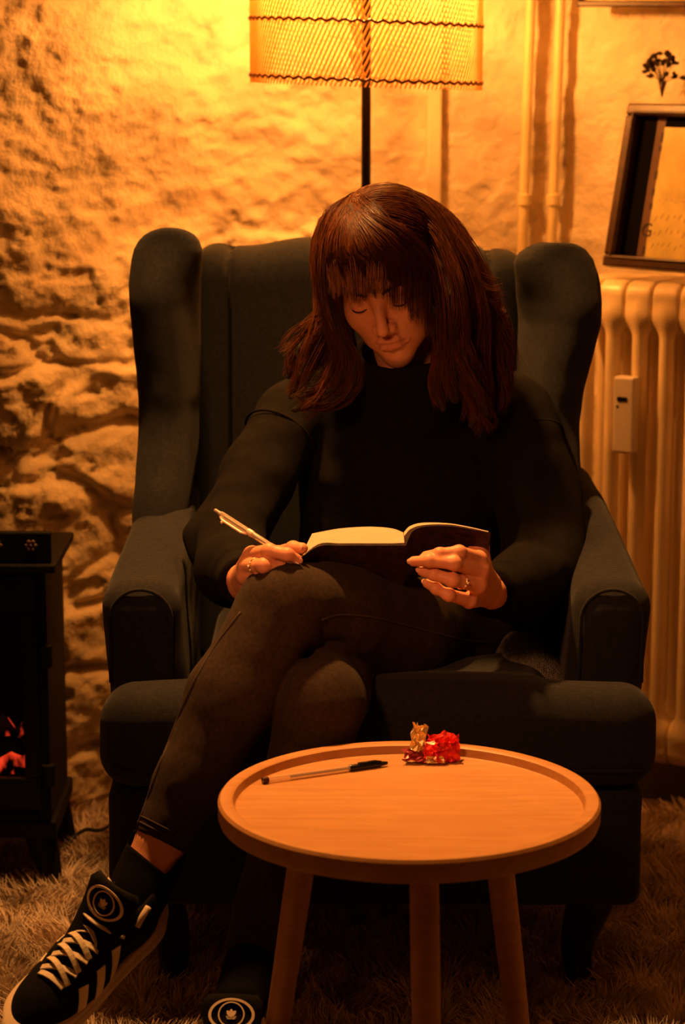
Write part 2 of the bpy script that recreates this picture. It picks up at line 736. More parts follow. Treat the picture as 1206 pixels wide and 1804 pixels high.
# ------------------------------------------------------------------ heating pipes
M_PIPE = mat('cream pipe paint', (0.80, 0.66, 0.36), 0.35, 0.06, 10.0, coat=0.2)


def build_pipe(px, label):
    p = PX(px, 200, 4.58)
    x, y = p[0], wall_base(np.array([p[0]]))[0] - 0.034
    t = thing('heating_pipe', label, 'pipe', (x, y, 0.0), 'cream heating risers on the wall')
    MB().cyl((x - 0.022, y, 0.0), (x + 0.028, y, 2.5), 0.0095, n=18).build('riser', M_PIPE, t, True, auto=40)
    c = x - 0.022 + 0.05 * 1.115 / 2.5
    MB().lathe([(0.0096, -0.012), (0.0135, -0.010), (0.0135, 0.010), (0.0096, 0.012)], (c, y, 1.115), 18).build('clamp_ring', M_PIPE, t, True, auto=40)
    MB().cyl((c, y + 0.008, 1.115), (c, y + 0.045, 1.115), 0.004, n=8).build('wall_bracket', M_PIPE, t, True)


build_pipe(925, 'cream vertical heating pipe nearer the lamp')
build_pipe(977, 'cream vertical heating pipe nearer the picture frames')

# ------------------------------------------------------------------ radiator
M_RAD = mat('old radiator enamel', (0.86, 0.70, 0.46), 0.38, 0.08, 12.0, coat=0.15)
PSI = R(33)
RT = np.array((math.cos(PSI), -math.sin(PSI), 0))
RN = np.array((-math.sin(PSI), -math.cos(PSI), 0))
RAD0 = PX(1078, 700, 4.30)
RAD0[2] = 0


def build_radiator():
    t = thing('column_radiator', 'tall cream cast-iron column radiator against the wall right of the armchair', 'radiator', tuple(RAD0))
    zb, zt, dep, rc = 0.075, 0.985, 0.150, 0.0165

    def fn(P):
        # local: x along the row, y towards the room, z up
        def col(y):
            q = np.stack([P[:, 0] * 1.15, P[:, 1] - y], -1)
            zz = np.maximum(np.maximum(zb + 0.06 - P[:, 2], P[:, 2] - (zt - 0.06)), 0)
            return np.sqrt((q * q).sum(-1) + zz * zz) - rc
        d = smin(col(0.0), col(-dep / 2), 0.006)
        d = smin(d, col(-dep), 0.006)
        for z, k in ((zt - 0.035, 1), (zb + 0.035, -1)):
            # head and foot blocks: neighbouring sections all but touch
            e = rbox(P, (0, -dep / 2, z - 0.008 * k), (0.5, dep / 2 + 0.0165, 0.043), 0.028)
            e = smax(e, np.abs(P[:, 0]) - 0.0258, 0.007)
            d = smin(d, e, 0.024)
            d = smin(d, np.maximum(np.sqrt((P[:, 1] + dep / 2) ** 2 + (P[:, 2] - z) ** 2) - 0.022, np.abs(P[:, 0]) - 0.0275), 0.004)
        return d
    V, Q = polygonize(fn, (-0.032, -dep - 0.04, zb - 0.03), (0.032, 0.04, zt + 0.03), 0.0042, 0.02)
    me = np_mesh('radiator_section', V, Q)
    me.materials.append(M_RAD)
    me.polygons.foreach_set('use_smooth', np.full(len(me.polygons), True))
    B = Matrix(((RT[0], RN[0], 0), (RT[1], RN[1], 0), (0, 0, 1))).to_4x4()
    for i in range(-1, 8):
        o = bpy.data.objects.new('section', me)
        o.matrix_basis = Matrix.Translation(RAD0 + RT * (i * 0.0545)) @ B
        link(o, t)
    # feet
    for i in (-1, 5):
        c = RAD0 + RT * (i * 0.0545)
        for d in (0.0, -dep):
            p = c + RN * d
            MB().cyl((p[0], p[1], 0.0), (p[0], p[1], 0.09), 0.014, 0.011, 10).build('foot', M_RAD, t, True, auto=40)
    # heat meter clipped on the front
    B3 = np.stack([RT, RN, (0, 0, 1)], 1)
    c = RAD0 + RT * 0.044 + RN * 0.031 + np.array((0, 0, 0.742))
    mm = mat('meter plastic', (0.70, 0.62, 0.55), 0.45)
    o = MB().box(c, (0.042, 0.026, 0.142), B3).build('heat_meter', mm, t, bevel=0.004)
    o['label'] = 'small white heat meter with a dark display'
    c2 = c + RN * 0.0135 + np.array((0, 0, 0.030)) - RT * 0.002
    MB().box(c2, (0.020, 0.0016, 0.008), B3).build('display', mat('display black', (0.01, 0.01, 0.01), 0.2), o)
    c3 = c + RN * 0.0135 + np.array((0, 0, 0.016)) - RT * 0.011
    MB().cyl(c3 - RN * 0.001, c3 + RN * 0.001, 0.0022, n=10).build('sensor_eye', mat('display black', (0, 0, 0)), o)


build_radiator()

# ------------------------------------------------------------------ framed pictures
M_FRAME = mat('dark walnut frame', (0.045, 0.017, 0.009), 0.35, 0.35, 30.0, stretch=(1, 1, 4), coat=0.3)
M_MATB = mat('black mount', (0.003, 0.002, 0.002), 0.9, spec=0.1)
M_STRIP = mat('brown printed strip', (0.10, 0.04, 0.02), 0.6)
M_PRINT = mat('yellow printed paper', (0.62, 0.50, 0.16), 0.5, 0.18, 25.0)
M_INK = mat('dark print ink', (0.03, 0.012, 0.008), 0.6)
M_INK2 = mat('brown print ink', (0.30, 0.17, 0.05), 0.6)


def build_leaning_frame():
    yaw, lean = R(42), R(13.5)
    o0 = PX(1066, 470, 4.335)
    ax = np.array((math.cos(yaw), -math.sin(yaw), 0))
    nn = np.array((-math.sin(yaw), -math.cos(yaw), 0))
    up = np.array((0, 0, 1.0)) * math.cos(lean) - nn * math.sin(lean)
    nn = np.cross(ax, up)
    nn = nn / np.linalg.norm(nn)
    if nn[1] > 0:
        nn = -nn
    B = np.stack([ax, up, nn], 1)
    W, H, D = 0.30, 0.305, 0.028
    t = thing('leaning_picture_frame', 'dark wooden box frame with a yellow print, leaning on the radiator top', 'picture frame', tuple(o0))

    def at(u, v, w=0.0):
        return o0 + ax * u + up * v + nn * w
    b = 0.022
    for (u, v, su, sv) in ((W / 2, b / 2, W, b), (W / 2, H - b / 2, W, b), (b / 2, H / 2, b, H - 2 * b), (W - b / 2, H / 2, b, H - 2 * b)):
        rail = MB().box(at(u, v, 0), (su, sv, D), B).build('rail', M_FRAME, t, bevel=0.004)
        horiz = su > sv
        k = 1 if (u < W / 2 if not horiz else v < H / 2) else -1
        if horiz:
            MB().box(at(u, v + k * 0.006, D / 2), (su - 2 * b + 0.02, 0.005, 0.005), B).build('bead', M_FRAME, rail, bevel=0.002)
        else:
            MB().box(at(u + k * 0.006, v, D / 2), (0.005, sv + 0.012, 0.005), B).build('bead', M_FRAME, rail, bevel=0.002)
    MB().box(at(W / 2, H / 2, -D / 2 + 0.004), (W - 0.02, H - 0.02, 0.004), B).build('mount', M_MATB, t)
    MB().box(at(0.069, H / 2, -0.0075), (0.018, H - 2 * b, 0.001), B).build('side_strip', M_STRIP, t)
    pr = MB().box(at(0.078 + 0.10, H / 2 - 0.008, -0.0065), (0.20, H - 2 * b - 0.020, 0.001), B).build('print', M_PRINT, t)
    MX = Matrix((( ax[0], up[0], nn[0]), (ax[1], up[1], nn[1]), (ax[2], up[2], nn[2]))).to_4x4()

    def text(s, u, v, size, m, par, rot=0.0, shear=0.0):
        c = bpy.data.curves.new('lettering', 'FONT')
        c.body = s
        c.size = size
        c.shear = shear
        c.extrude = 0.0002
        c.align_x = 'CENTER'
        c.materials.append(m)
        o = bpy.data.objects.new('lettering', c)
        o.matrix_basis = Matrix.Translation(at(u, v, -0.0056)) @ MX @ Matrix.Rotation(rot, 4, 'Z')
        me = bpy.data.meshes.new_from_object(o)
        q = bpy.data.objects.new('lettering', me)
        q.matrix_basis = o.matrix_basis
        bpy.data.objects.remove(o)
        return link(q, par)
    text('G', 0.0745, 0.062, 0.036, M_INK, pr)
    for v, h in ((0.246, 0.018), (0.225, 0.010), (0.176, 0.016), (0.145, 0.013), (0.118, 0.012), (0.036, 0.016)):
        MB().box(at(0.0755, v, -0.0058), (0.0065, h, 0.0006), B).build('print_mark', M_INK, pr)
    rng = random.Random(5)
    mb = MB()
    for row, v in enumerate((0.128, 0.098, 0.072, 0.046)):
        for k in range(13):
            u = 0.092 + k * 0.0125 + rng.uniform(-0.002, 0.002)
            l = rng.uniform(0.005, 0.012) if row else 0.003
            sh = Matrix.Rotation(-0.45, 3, 'Z')
            mb.box(at(u, v + rng.uniform(-0.004, 0.004), -0.0059), (0.0016, l, 0.0003), B @ np.array(sh))
    mb.build('script_lines', M_INK2, pr)


build_leaning_frame()


def build_top_frame():
    o0 = PX(1018, 12, 4.52)
    ax = np.array((math.cos(R(30)), -math.sin(R(30)), -0.012))
    ax /= np.linalg.norm(ax)
    nn = np.array((-math.sin(R(30)), -math.cos(R(30)), 0))
    up = np.cross(nn, ax) * (1 if np.cross(nn, ax)[2] > 0 else -1)
    B = np.stack([ax, up, nn], 1)
    W, H = 0.36, 0.26
    t = thing('hanging_picture_frame', 'thin dark frame with a yellow-green picture hung high on the wall', 'picture frame', tuple(o0))

    def at(u, v, w=0.0):
        return o0 + ax * u + up * v + nn * w
    b = 0.012
    for (u, v, su, sv) in ((W / 2, b / 2, W, b), (W / 2, H - b / 2, W, b), (b / 2, H / 2, b, H - 2 * b), (W - b / 2, H / 2, b, H - 2 * b)):
        MB().box(at(u, v), (su, sv, 0.018), B).build('rail', M_FRAME, t, bevel=0.003)
    MB().box(at(W / 2, H / 2, -0.004), (W - 0.02, H - 0.02, 0.004), B).build('picture', mat('yellow-green picture', (0.50, 0.42, 0.07), 0.35, 0.1, 12.0), t)


build_top_frame()

# ------------------------------------------------------------------ dried posy on the wall
M_DRY = mat('dried flower heads', (0.030, 0.014, 0.008), 0.9, 0.4, 60.0)


def build_posy():
    c = PX(1166, 150, 4.445)
    rng = random.Random(8)
    t = thing('dried_posy', 'small dark posy of dried flowers in a paper cone above the leaning frame', 'dried flowers', tuple(c))
    MB().lathe([(0.0012, -0.022), (0.004, -0.010), (0.0085, 0.008), (0.0075, 0.008)], c, 12).build('cone', M_FRAME, t, True)
    for k in range(22):
        a = rng.uniform(-1, 1)
        h = rng.uniform(0.012, 0.062)
        w = 0.038 * math.sin(math.pi * min(1, (h + 0.012) / 0.078)) + 0.004
        p = c + np.array((a * w, -rng.uniform(-0.006, 0.012), h))
        mb = MB()
        mb.tube([c + (0, 0, 0.004), (c + p) / 2 + (0, 0, 0.004), p], [0.0006, 0.0006, 0.0006], 5)
        for q in range(4):
            mb.sphere(p + np.array([rng.uniform(-.004, .004) for _ in range(3)]), (rng.uniform(.003, .006), .0035, rng.uniform(.0025, .0045)), 8, 5)
        mb.build('flower', M_DRY, t, True)


build_posy()

# ------------------------------------------------------------------ stove
M_IRON = mat('black cast iron', (0.004, 0.0035, 0.003), 0.6, 0.3, 40.0, 0.25, 150.0, spec=0.2)


def flame_mat():
    m = mat('glowing fire picture', (0.02, 0.0, 0.0), 0.4)
    N, L = m.node_tree.nodes, m.node_tree.links
    tc = N.new('ShaderNodeTexCoord')
    mp = N.new('ShaderNodeMapping')
    mp.inputs['Scale'].default_value = (1, 1, 0.6)
    nz = N.new('ShaderNodeTexNoise')
    nz.inputs['Scale'].default_value = 22
    nz.inputs['Detail'].default_value = 3
    cr = N.new('ShaderNodeValToRGB')
    cr.color_ramp.elements[0].position = 0.50
    cr.color_ramp.elements[0].color = (0.0, 0.0, 0.0, 1)
    cr.color_ramp.elements[1].position = 0.78
    cr.color_ramp.elements[1].color = (1.0, 0.16, 0.03, 1)
    e = cr.color_ramp.elements.new(0.58)
    e.color = (0.75, 0.035, 0.01, 1)
    L.new(tc.outputs['Object'], mp.inputs['Vector'])
    L.new(mp.outputs['Vector'], nz.inputs['Vector'])
    L.new(nz.outputs['Fac'], cr.inputs['Fac'])
    b = N['Principled BSDF']
    L.new(cr.outputs['Color'], b.inputs['Emission Color'])
    b.inputs['Emission Strength'].default_value = 1.1
    return m


def build_stove():
    xr, xl, yf, yb = -0.487, -0.93, 3.72, 3.96
    xc, w, d = (xr + xl) / 2, xr - xl, yb - yf
    yc = (yf + yb) / 2
    t = thing('electric_stove', 'black cast-iron stove with a glowing red fire at the left edge', 'stove', (xc, yc, 0))
    # hollow body: sides, back, floor, roof and a front with a window opening
    mb = MB()
    mb.box((xr - 0.01, yc, 0.3475), (0.02, d, 0.435)).box((xl + 0.01, yc, 0.3475), (0.02, d, 0.435))
    mb.box((xc, yb - 0.01, 0.3475), (w - 0.04, 0.02, 0.435))
    mb.box((xc, yc, 0.14), (w - 0.04, d, 0.02)).box((xc, yc, 0.553), (w - 0.04, d, 0.02))
    mb.build('body', M_IRON, t, bevel=0.003)
    # door frame with window opening
    dm = MB()
    x0, x1, z0, z1 = xl + 0.03, xr - 0.014, 0.16, 0.56
    wx0, wx1, wz0, wz1 = xl + 0.075, xr - 0.040, 0.215, 0.50
    dm.box(((x0 + x1) / 2, yf - 0.006, (z0 + wz0) / 2), (x1 - x0, 0.014, wz0 - z0)).box(((x0 + x1) / 2, yf - 0.006, (z1 + wz1) / 2), (x1 - x0, 0.014, z1 - wz1))
    dm.box(((x0 + wx0) / 2, yf - 0.006, (wz0 + wz1) / 2), (wx0 - x0, 0.014, wz1 - wz0)).box(((x1 + wx1) / 2, yf - 0.006, (wz0 + wz1) / 2), (x1 - wx1, 0.014, wz1 - wz0))
    door = dm.build('door', M_IRON, t, bevel=0.003)
    MB().box((xc + 0.01, yf - 0.002, 0.36), (0.012, 0.008, 0.28)).build('window_bar', M_IRON, door, bevel=0.002)
    MB().cyl((xr - 0.002, yf - 0.004, 0.405), (xr - 0.002, yf - 0.004, 0.440), 0.011, n=12).build('hinge', M_IRON, door, True, auto=40)
    MB().cyl((xr - 0.002, yf - 0.004, 0.20), (xr - 0.002, yf - 0.004, 0.235), 0.011, n=12).build('hinge', M_IRON, door, True, auto=40)
    # glowing fire, low in the window
    V = []
    rng = random.Random(3)
    n = 16
    top = [0.09 + 0.035 * abs(math.sin(i * 1.7)) + rng.uniform(0, 0.02) for i in range(n + 1)]
    poly = [(i / n * (wx1 - wx0 - 0.0), top[i]) for i in range(n + 1)]
    poly = [(0, 0.03)] + poly + [(wx1 - wx0, 0.03)]
    MB().prism(poly[::-1], (wx0, yf + 0.035, wz0 - 0.038), (1, 0, 0), (0, 0, 1), (0, 0.012, 0)).build('fire', flame_mat(), t)
    for k in range(4):
        x = wx1 - 0.03 - k * 0.085
        MB().tube(spline([(x - 0.05, yf + 0.02, wz0 + 0.02 + 0.01 * (k % 2)), (x, yf + 0.02, wz0 + 0.05), (x + 0.028, yf + 0.022, wz0 + 0.035)], 8), [0.012, 0.014, 0.015, 0.015, 0.014, 0.014, 0.012, 0.009], 8).build('log', M_IRON, t, True)
    # cornice with rosettes and a projecting ledge
    MB().box((xc, yf - 0.004, 0.606), (w + 0.024, 0.016, 0.052)).build('gallery_rail', M_IRON, t, bevel=0.003)
    MB().box((xc, yc - 0.010, 0.573), (w + 0.040, d + 0.030, 0.014)).build('top_plate', M_IRON, t, bevel=0.003)
    mr = mat('worn iron rosette', (0.10, 0.055, 0.03), 0.5)
    for k in range(8):
        c = np.array((xr - 0.020 - k * 0.0565, yf - 0.0135, 0.610))
        mb = MB()
        mb.sphere(c, (0.0035, 0.003, 0.0035), 8, 5)
        for q in range(6):
            a = q * math.pi / 3
            mb.sphere(c + np.array((0.007 * math.cos(a), 0, 0.007 * math.sin(a))), (0.004, 0.0025, 0.004), 8, 5)
        mb.build('rosette', mr, t, True)
    # bottom skirt and flared legs
    MB().box((xc, yc, 0.122), (w + 0.016, d + 0.012, 0.03)).build('skirt', M_IRON, t, bevel=0.004)
    for sx in (-1, 1):
        for sy in (-1, 1):
            cx, cy = xc + sx * (w / 2 - 0.025), yc + sy * (d / 2 - 0.03)
            pts = spline([(cx, cy, 0.115), (cx + sx * 0.012, cy + sy * 0.006, 0.07), (cx + sx * 0.022, cy + sy * 0.012, 0.03), (cx + sx * 0.034, cy + sy * 0.018, 0.012)], 9)
            MB().tube(pts, np.linspace(0.028, 0.013, 9), 10).build('leg', M_IRON, t, True)


build_stove()
cab = MB().tube(spline([PZ(178, 1462, 0.03) + (0.03, 0.06, 0.0), PZ(178, 1462, 0.05), PZ(150, 1462, 0.05), PZ(126, 1480, 0.035), PZ(110, 1512, 0.02), PZ(70, 1545, 0.02), PZ(20, 1575, 0.03) + (0, 0.1, 0)], 30), 0.0035, 8).build('power_cable', mat('black rubber', (0.01, 0.01, 0.01), 0.6), None, True)
tag(cab, 'thin black power cable curving across the floor between stove and armchair', 'cable')
# ------------------------------------------------------------------ wing armchair
M_UPH = weave_mat('dark teal upholstery', (0.0140, 0.0142, 0.0168), 1500.0, 0.35, 0.3, 0.06)
M_SEAM = mat('dark seam cord', (0.006, 0.006, 0.006), 0.95, spec=0.1)
M_LEGW = mat('black stained wood', (0.008, 0.006, 0.005), 0.35, 0.2, 30.0)
CX = 0.050


def interp_px(tab, Y, z):
    """tab: (pixel row, pixel column) -> world x as a function of z at depth Y"""
    w = np.array([PX(c, r, Y) for r, c in tab])
    o = np.argsort(w[:, 2])
    return np.interp(z, w[o, 2], w[o, 0])


def build_chair():
    t = thing('wing_armchair', 'dark teal upholstered wing armchair with curved black legs', 'armchair', (CX, 3.55, 0))
    # backrest
    zt = PX(600, 430, 3.90)[2]
    xl, xr = PX(332, 500, 3.88)[0], PX(938, 500, 3.88)[0]
    seams = [PX(404, 500, 3.88)[0], PX(862, 500, 3.88)[0]]

    def back(P):
        top = zt - 0.010 * np.sin((P[:, 0] - xl) * 16) ** 2 - 0.016 * sstep(0.15, 0.40, P[:, 0])
        rec = 0.10 * (P[:, 2] - 0.75)
        c = np.stack([np.full(len(P), (xl + xr) / 2), 3.925 + rec, np.full(len(P), 0.72)], -1)
        q = P - c
        bul = 0.018 * np.cos(np.clip((P[:, 0] - CX) / 0.27, -1, 1) * math.pi / 2)
        d = rbox(q - np.stack([0 * bul, 0 * bul, (top - zt) * sstep(0.5, 1.0, P[:, 2])], -1), (0, 0, 0), ((xr - xl) / 2, 0.085, zt - 0.72), 0.055)
        for s in seams:
            d = d + 0.010 * np.exp(-((P[:, 0] - s) / 0.006) ** 2) * (P[:, 1] < 3.97 + rec)
        return d - bul * (P[:, 1] < 3.93 + rec) * 0.5
    bk = sdf_obj('backrest', back, (xl - 0.02, 3.80, 0.30), (xr + 0.02, 4.10, zt + 0.03), 0.006, M_UPH, t, 0.03)
    for s in seams:
        MB().tube([(s, 3.835 + 0.10 * (z - 0.75) - 0.006, z) for z in np.linspace(0.6, zt - 0.05, 12)], 0.0025, 6).build('seam', M_SEAM, bk, True)
    # wings
    LO = [(398, 282), (404, 266), (412, 252), (424, 239), (438, 231), (455, 228), (500, 226), (550, 229), (620, 236), (700, 244), (800, 245), (890, 243), (1000, 243)]
    LI = [(398, 312), (404, 328), (412, 340), (424, 350), (440, 356), (470, 356), (600, 355), (800, 348), (900, 334), (1000, 330)]
    RO = [(422, 1008), (428, 1022), (438, 1037), (455, 1050), (485, 1057), (530, 1061), (570, 1058), (610, 1048), (680, 1030), (740, 1019), (880, 1016), (1000, 1016)]
    RI = [(422, 956), (430, 936), (444, 916), (460, 907), (600, 906), (800, 912), (900, 930), (1000, 935)]
    for s, O, I in ((-1, LO, LI), (1, RO, RI)):
        ztp = PX(600, 401 if s < 0 else 426, 3.74)[2]

        def wing(P, O=O, I=I, ztp=ztp, s=s):
            z = P[:, 2] + 0.11 * np.maximum(P[:, 1] - 3.74, 0)
            xo, xi = interp_px(O, 3.74, z), interp_px(I, 3.74, z)
            c, w = (xo + xi) / 2, np.maximum(np.abs(xo - xi) / 2, 0.004)
            yf = 3.69 - 0.10 * sstep(0.84, 0.64, z) + 0.05 * sstep(ztp - 0.12, ztp, z)
            # the inner face runs back from the front roll
            din = np.clip((P[:, 0] - xo) * -s, 0, 0.2)
            yf = yf + 1.5 * smax(din - 0.060, 0 * din, 0.02) * sstep(ztp - 0.02, ztp - 0.13, z)
            yb = 4.02
            cy, hy = (yf + yb) / 2, (yb - yf) / 2
            # thinner towards the back on the inner side, the roll stays in front
            thin = sstep(3.76, 3.95, P[:, 1])
            c = c + s * 0.018 * thin
            w = w - 0.020 * thin * np.clip(w / 0.05, 0, 1)
            r = np.minimum(0.052, w * 0.96)
            qx, qy = np.abs(P[:, 0] - c) - w + r, np.abs(P[:, 1] - cy) - hy + r
            d = np.sqrt(np.maximum(qx, 0) ** 2 + np.maximum(qy, 0) ** 2) + np.minimum(np.maximum(qx, qy), 0) - r
            d = smax(d, z - ztp, 0.014)
            d = smax(d, 0.36 - z, 0.01)
            return d * 0.5 + 0.0008 * vnoise(P * 28.0, 3)
        a, b = (-0.42, -0.20) if s < 0 else (0.24, 0.50)
        wo = sdf_obj('wing', wing, (a, 3.54, 0.34), (b, 4.06, ztp + 0.03), 0.006, M_UPH, t, 0.04)
    # arms
    for s in (-1, 1):
        def arm(P, s=s):
            y = P[:, 1]
            f = sstep(3.33, 3.75, y)
            zt_ = 0.628 + 0.075 * f
            c = CX + s * (0.340 - 0.004 * f) + s * 0.010 * sstep(0.45, 0.6, P[:, 2]) * (1 - f)
            w = 0.059 - 0.013 * f
            zc, zh = (zt_ + 0.34) / 2, (zt_ - 0.34) / 2
            q = np.stack([P[:, 0] - c, y - 3.66, P[:, 2] - zc], -1)
            r = 0.043
            q = np.abs(q) - np.stack([w - r, np.full(len(P), 0.325 - r), zh - r], -1)
            return nrm(np.maximum(q, 0)) + np.minimum(q.max(-1), 0) - r + 0.001 * vnoise(P * 22.0, 5)
        x = CX + s * 0.34
        ao = sdf_obj('arm', arm, (x - 0.09, 3.30, 0.32), (x + 0.09, 4.01, 0.73), 0.006, M_UPH, t)
        # piping round the arm front
        pts = []
        for k in range(25):
            a = math.pi * k / 24
            pts.append((CX + s * 0.348 + 0.046 * math.cos(a), 3.343, 0.575 + 0.046 * math.sin(a)))
        pts = [(pts[0][0], 3.343, 0.48)] + pts + [(pts[-1][0], 3.343, 0.48)]
        MB().tube(pts, 0.0028, 6).build('piping', M_UPH, ao, True)

    # seat cushion, T shaped
    def cush(P):
        z0, z1 = 0.348, 0.492
        zc, zh = (z0 + z1) / 2, (z1 - z0) / 2
        crown = 0.010 * np.cos(np.clip((P[:, 0] - CX) / 0.42, -1, 1) * math.pi / 2)
        Q = P - np.stack([np.zeros(len(P)), np.zeros(len(P)), crown * (P[:, 2] > zc)], -1)
        a = rbox(Q, (CX, 3.53, zc), (0.262, 0.31, zh), 0.045)
        b = rbox(Q, (CX + 0.002, 3.277, zc), (0.405, 0.062, zh), 0.050)
        d = smin(a, b, 0.02)
        # dent where she sits
        d = smax(d, -ell(P, PX(690, 1120, 3.66), (0.24, 0.26, 0.14)), 0.03)
        return d + 0.0022 * vnoise(P * np.array((9, 9, 22.0)), 7)
    co = sdf_obj('seat_cushion', cush, (-0.40, 3.18, 0.32), (0.50, 3.88, 0.54), 0.0062, M_UPH, t, 0.02)
    MB().tube([(CX - 0.385 + 0.77 * k / 30, 3.2165 + 0.0, 0.382) for k in range(31)], 0.0025, 6).build('piping', M_UPH, co, True)
    # base rail
    def base(P):
        return rbox(P, (CX - 0.002, 3.60, 0.254), (0.392, 0.35, 0.094), 0.022) + 0.0012 * vnoise(P * 14.0, 9)
    sdf_obj('seat_base', base, (-0.37, 3.22, 0.14), (0.47, 3.98, 0.37), 0.007, M_UPH, t)
    # legs: front pair cabriole, rear pair raked
    for s in (-1, 1):
        rows = [(1578, 1040, 90), (1600, 1041, 86), (1646, 1027, 76), (1688, 1017, 62), (1730, 1015, 54), (1755, 1019, 50), (1772, 1025, 50), (1784, 1026, 46)]
        p = np.array([PX(c, r, 3.33) for r, c, w in rows])
        rad = np.array([w / 2 for r, c, w in rows]) * 3.4 / FPX
        p[:, 2] = (p[:, 2] - p[-1, 2]) / (p[0, 2] - p[-1, 2]) * 0.175
        if s < 0:
            p[:, 0] = 2 * CX - p[:, 0]
        off = (p[:, 0] - p[3, 0]) * s
        p[:, 1] = 3.33 - off * 0.8
        pts = spline(p, 22)
        rr = np.interp(np.linspace(0, 1, 22), np.linspace(0, 1, 8), rad)
        MB().tube(pts, rr, 14).build('leg', M_LEGW, t, True)
        x = CX + s * 0.33
        MB().tube(spline([(x, 3.86, 0.18), (x, 3.90, 0.09), (x, 3.96, 0.0)], 8), np.linspace(0.032, 0.02, 8), 12).build('leg', M_LEGW, t, True)


build_chair()

# grey cushion corner beside her hip
M_GREY = weave_mat('grey chunky weave', (0.20, 0.20, 0.185), 700.0, 0.9, 0.5, 0.1)
gc = PX(938, 1180, 3.46)
def _pil(P):
    q = (P - gc) @ np.array(Matrix.Rotation(R(38), 3, 'Y'))
    e = np.abs(q[:, 0] / 0.060) ** 3 + np.abs(q[:, 2] / 0.036) ** 3 + np.abs(q[:, 1] / 0.09) ** 3
    return (e ** (1 / 3) - 1) * 0.036
pl = sdf_obj('throw_cushion', _pil, gc - (0.11, 0.12, 0.11), gc + (0.11, 0.12, 0.11), 0.004, M_GREY)
tag(pl, 'small grey chunky-weave cushion tucked between hip and armchair arm', 'cushion')
# ------------------------------------------------------------------ the reading woman
M_SKIN = mat('skin', (0.66, 0.29, 0.17), 0.48, 0.06, 30.0, 0.06, 500.0, spec=0.4)
M_SKIN.node_tree.nodes['Principled BSDF'].inputs['Subsurface Weight'].default_value = 0.15
M_SKIN.node_tree.nodes['Principled BSDF'].inputs['Subsurface Radius'].default_value = (0.01, 0.004, 0.002)
M_LIP = mat('lips', (0.56, 0.22, 0.135), 0.6, spec=0.25)
M_LASH = mat('dark lashes', (0.015, 0.008, 0.006), 0.6)
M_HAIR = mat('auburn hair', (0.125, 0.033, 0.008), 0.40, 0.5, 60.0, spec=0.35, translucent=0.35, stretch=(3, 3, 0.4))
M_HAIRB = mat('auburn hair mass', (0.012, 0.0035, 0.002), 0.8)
M_KNIT = mat('black sweatshirt', (0.0042, 0.0030, 0.0026), 0.95, 0.3, 60.0, 0.3, 600.0, sheen=0.0, spec=0.15)
M_JEAN = weave_mat('washed black denim', (0.030, 0.018, 0.011), 1800.0, 0.3, 0.28, 0.02)
M_STITCH = mat('dark stitching', (0.035, 0.022, 0.014), 0.8)
M_GOLD = mat('gold ring', (0.9, 0.6, 0.25), 0.22, metal=1.0)
M_NAIL = mat('finger nail', (0.66, 0.36, 0.26), 0.25)

person = thing('person', 'seated person with auburn hair, black sweatshirt and dark jeans writing in a notebook', 'person', tuple(PX(690, 1300, 3.55) * (1, 1, 0)))

# head pose
def rx(a):
    return np.array(Matrix.Rotation(a, 3, 'X'))
def ry(a):
    return np.array(Matrix.Rotation(a, 3, 'Y'))
def rz(a):
    return np.array(Matrix.Rotation(a, 3, 'Z'))
HB = np.stack([(1, 0, 0), (0, 0, 1), (0, -1, 0)], 1).astype(float)      # local x right, y up, z towards the viewer
HM = HB @ (rz(R(11)) @ ry(R(-14)) @ rx(R(24)))
HC = PX(664, 533, 3.475) - HM @ np.array((0, 0.004, 0.088))
def HW(x, y, z):
    return HC + HM @ np.array((x, y, z), float)


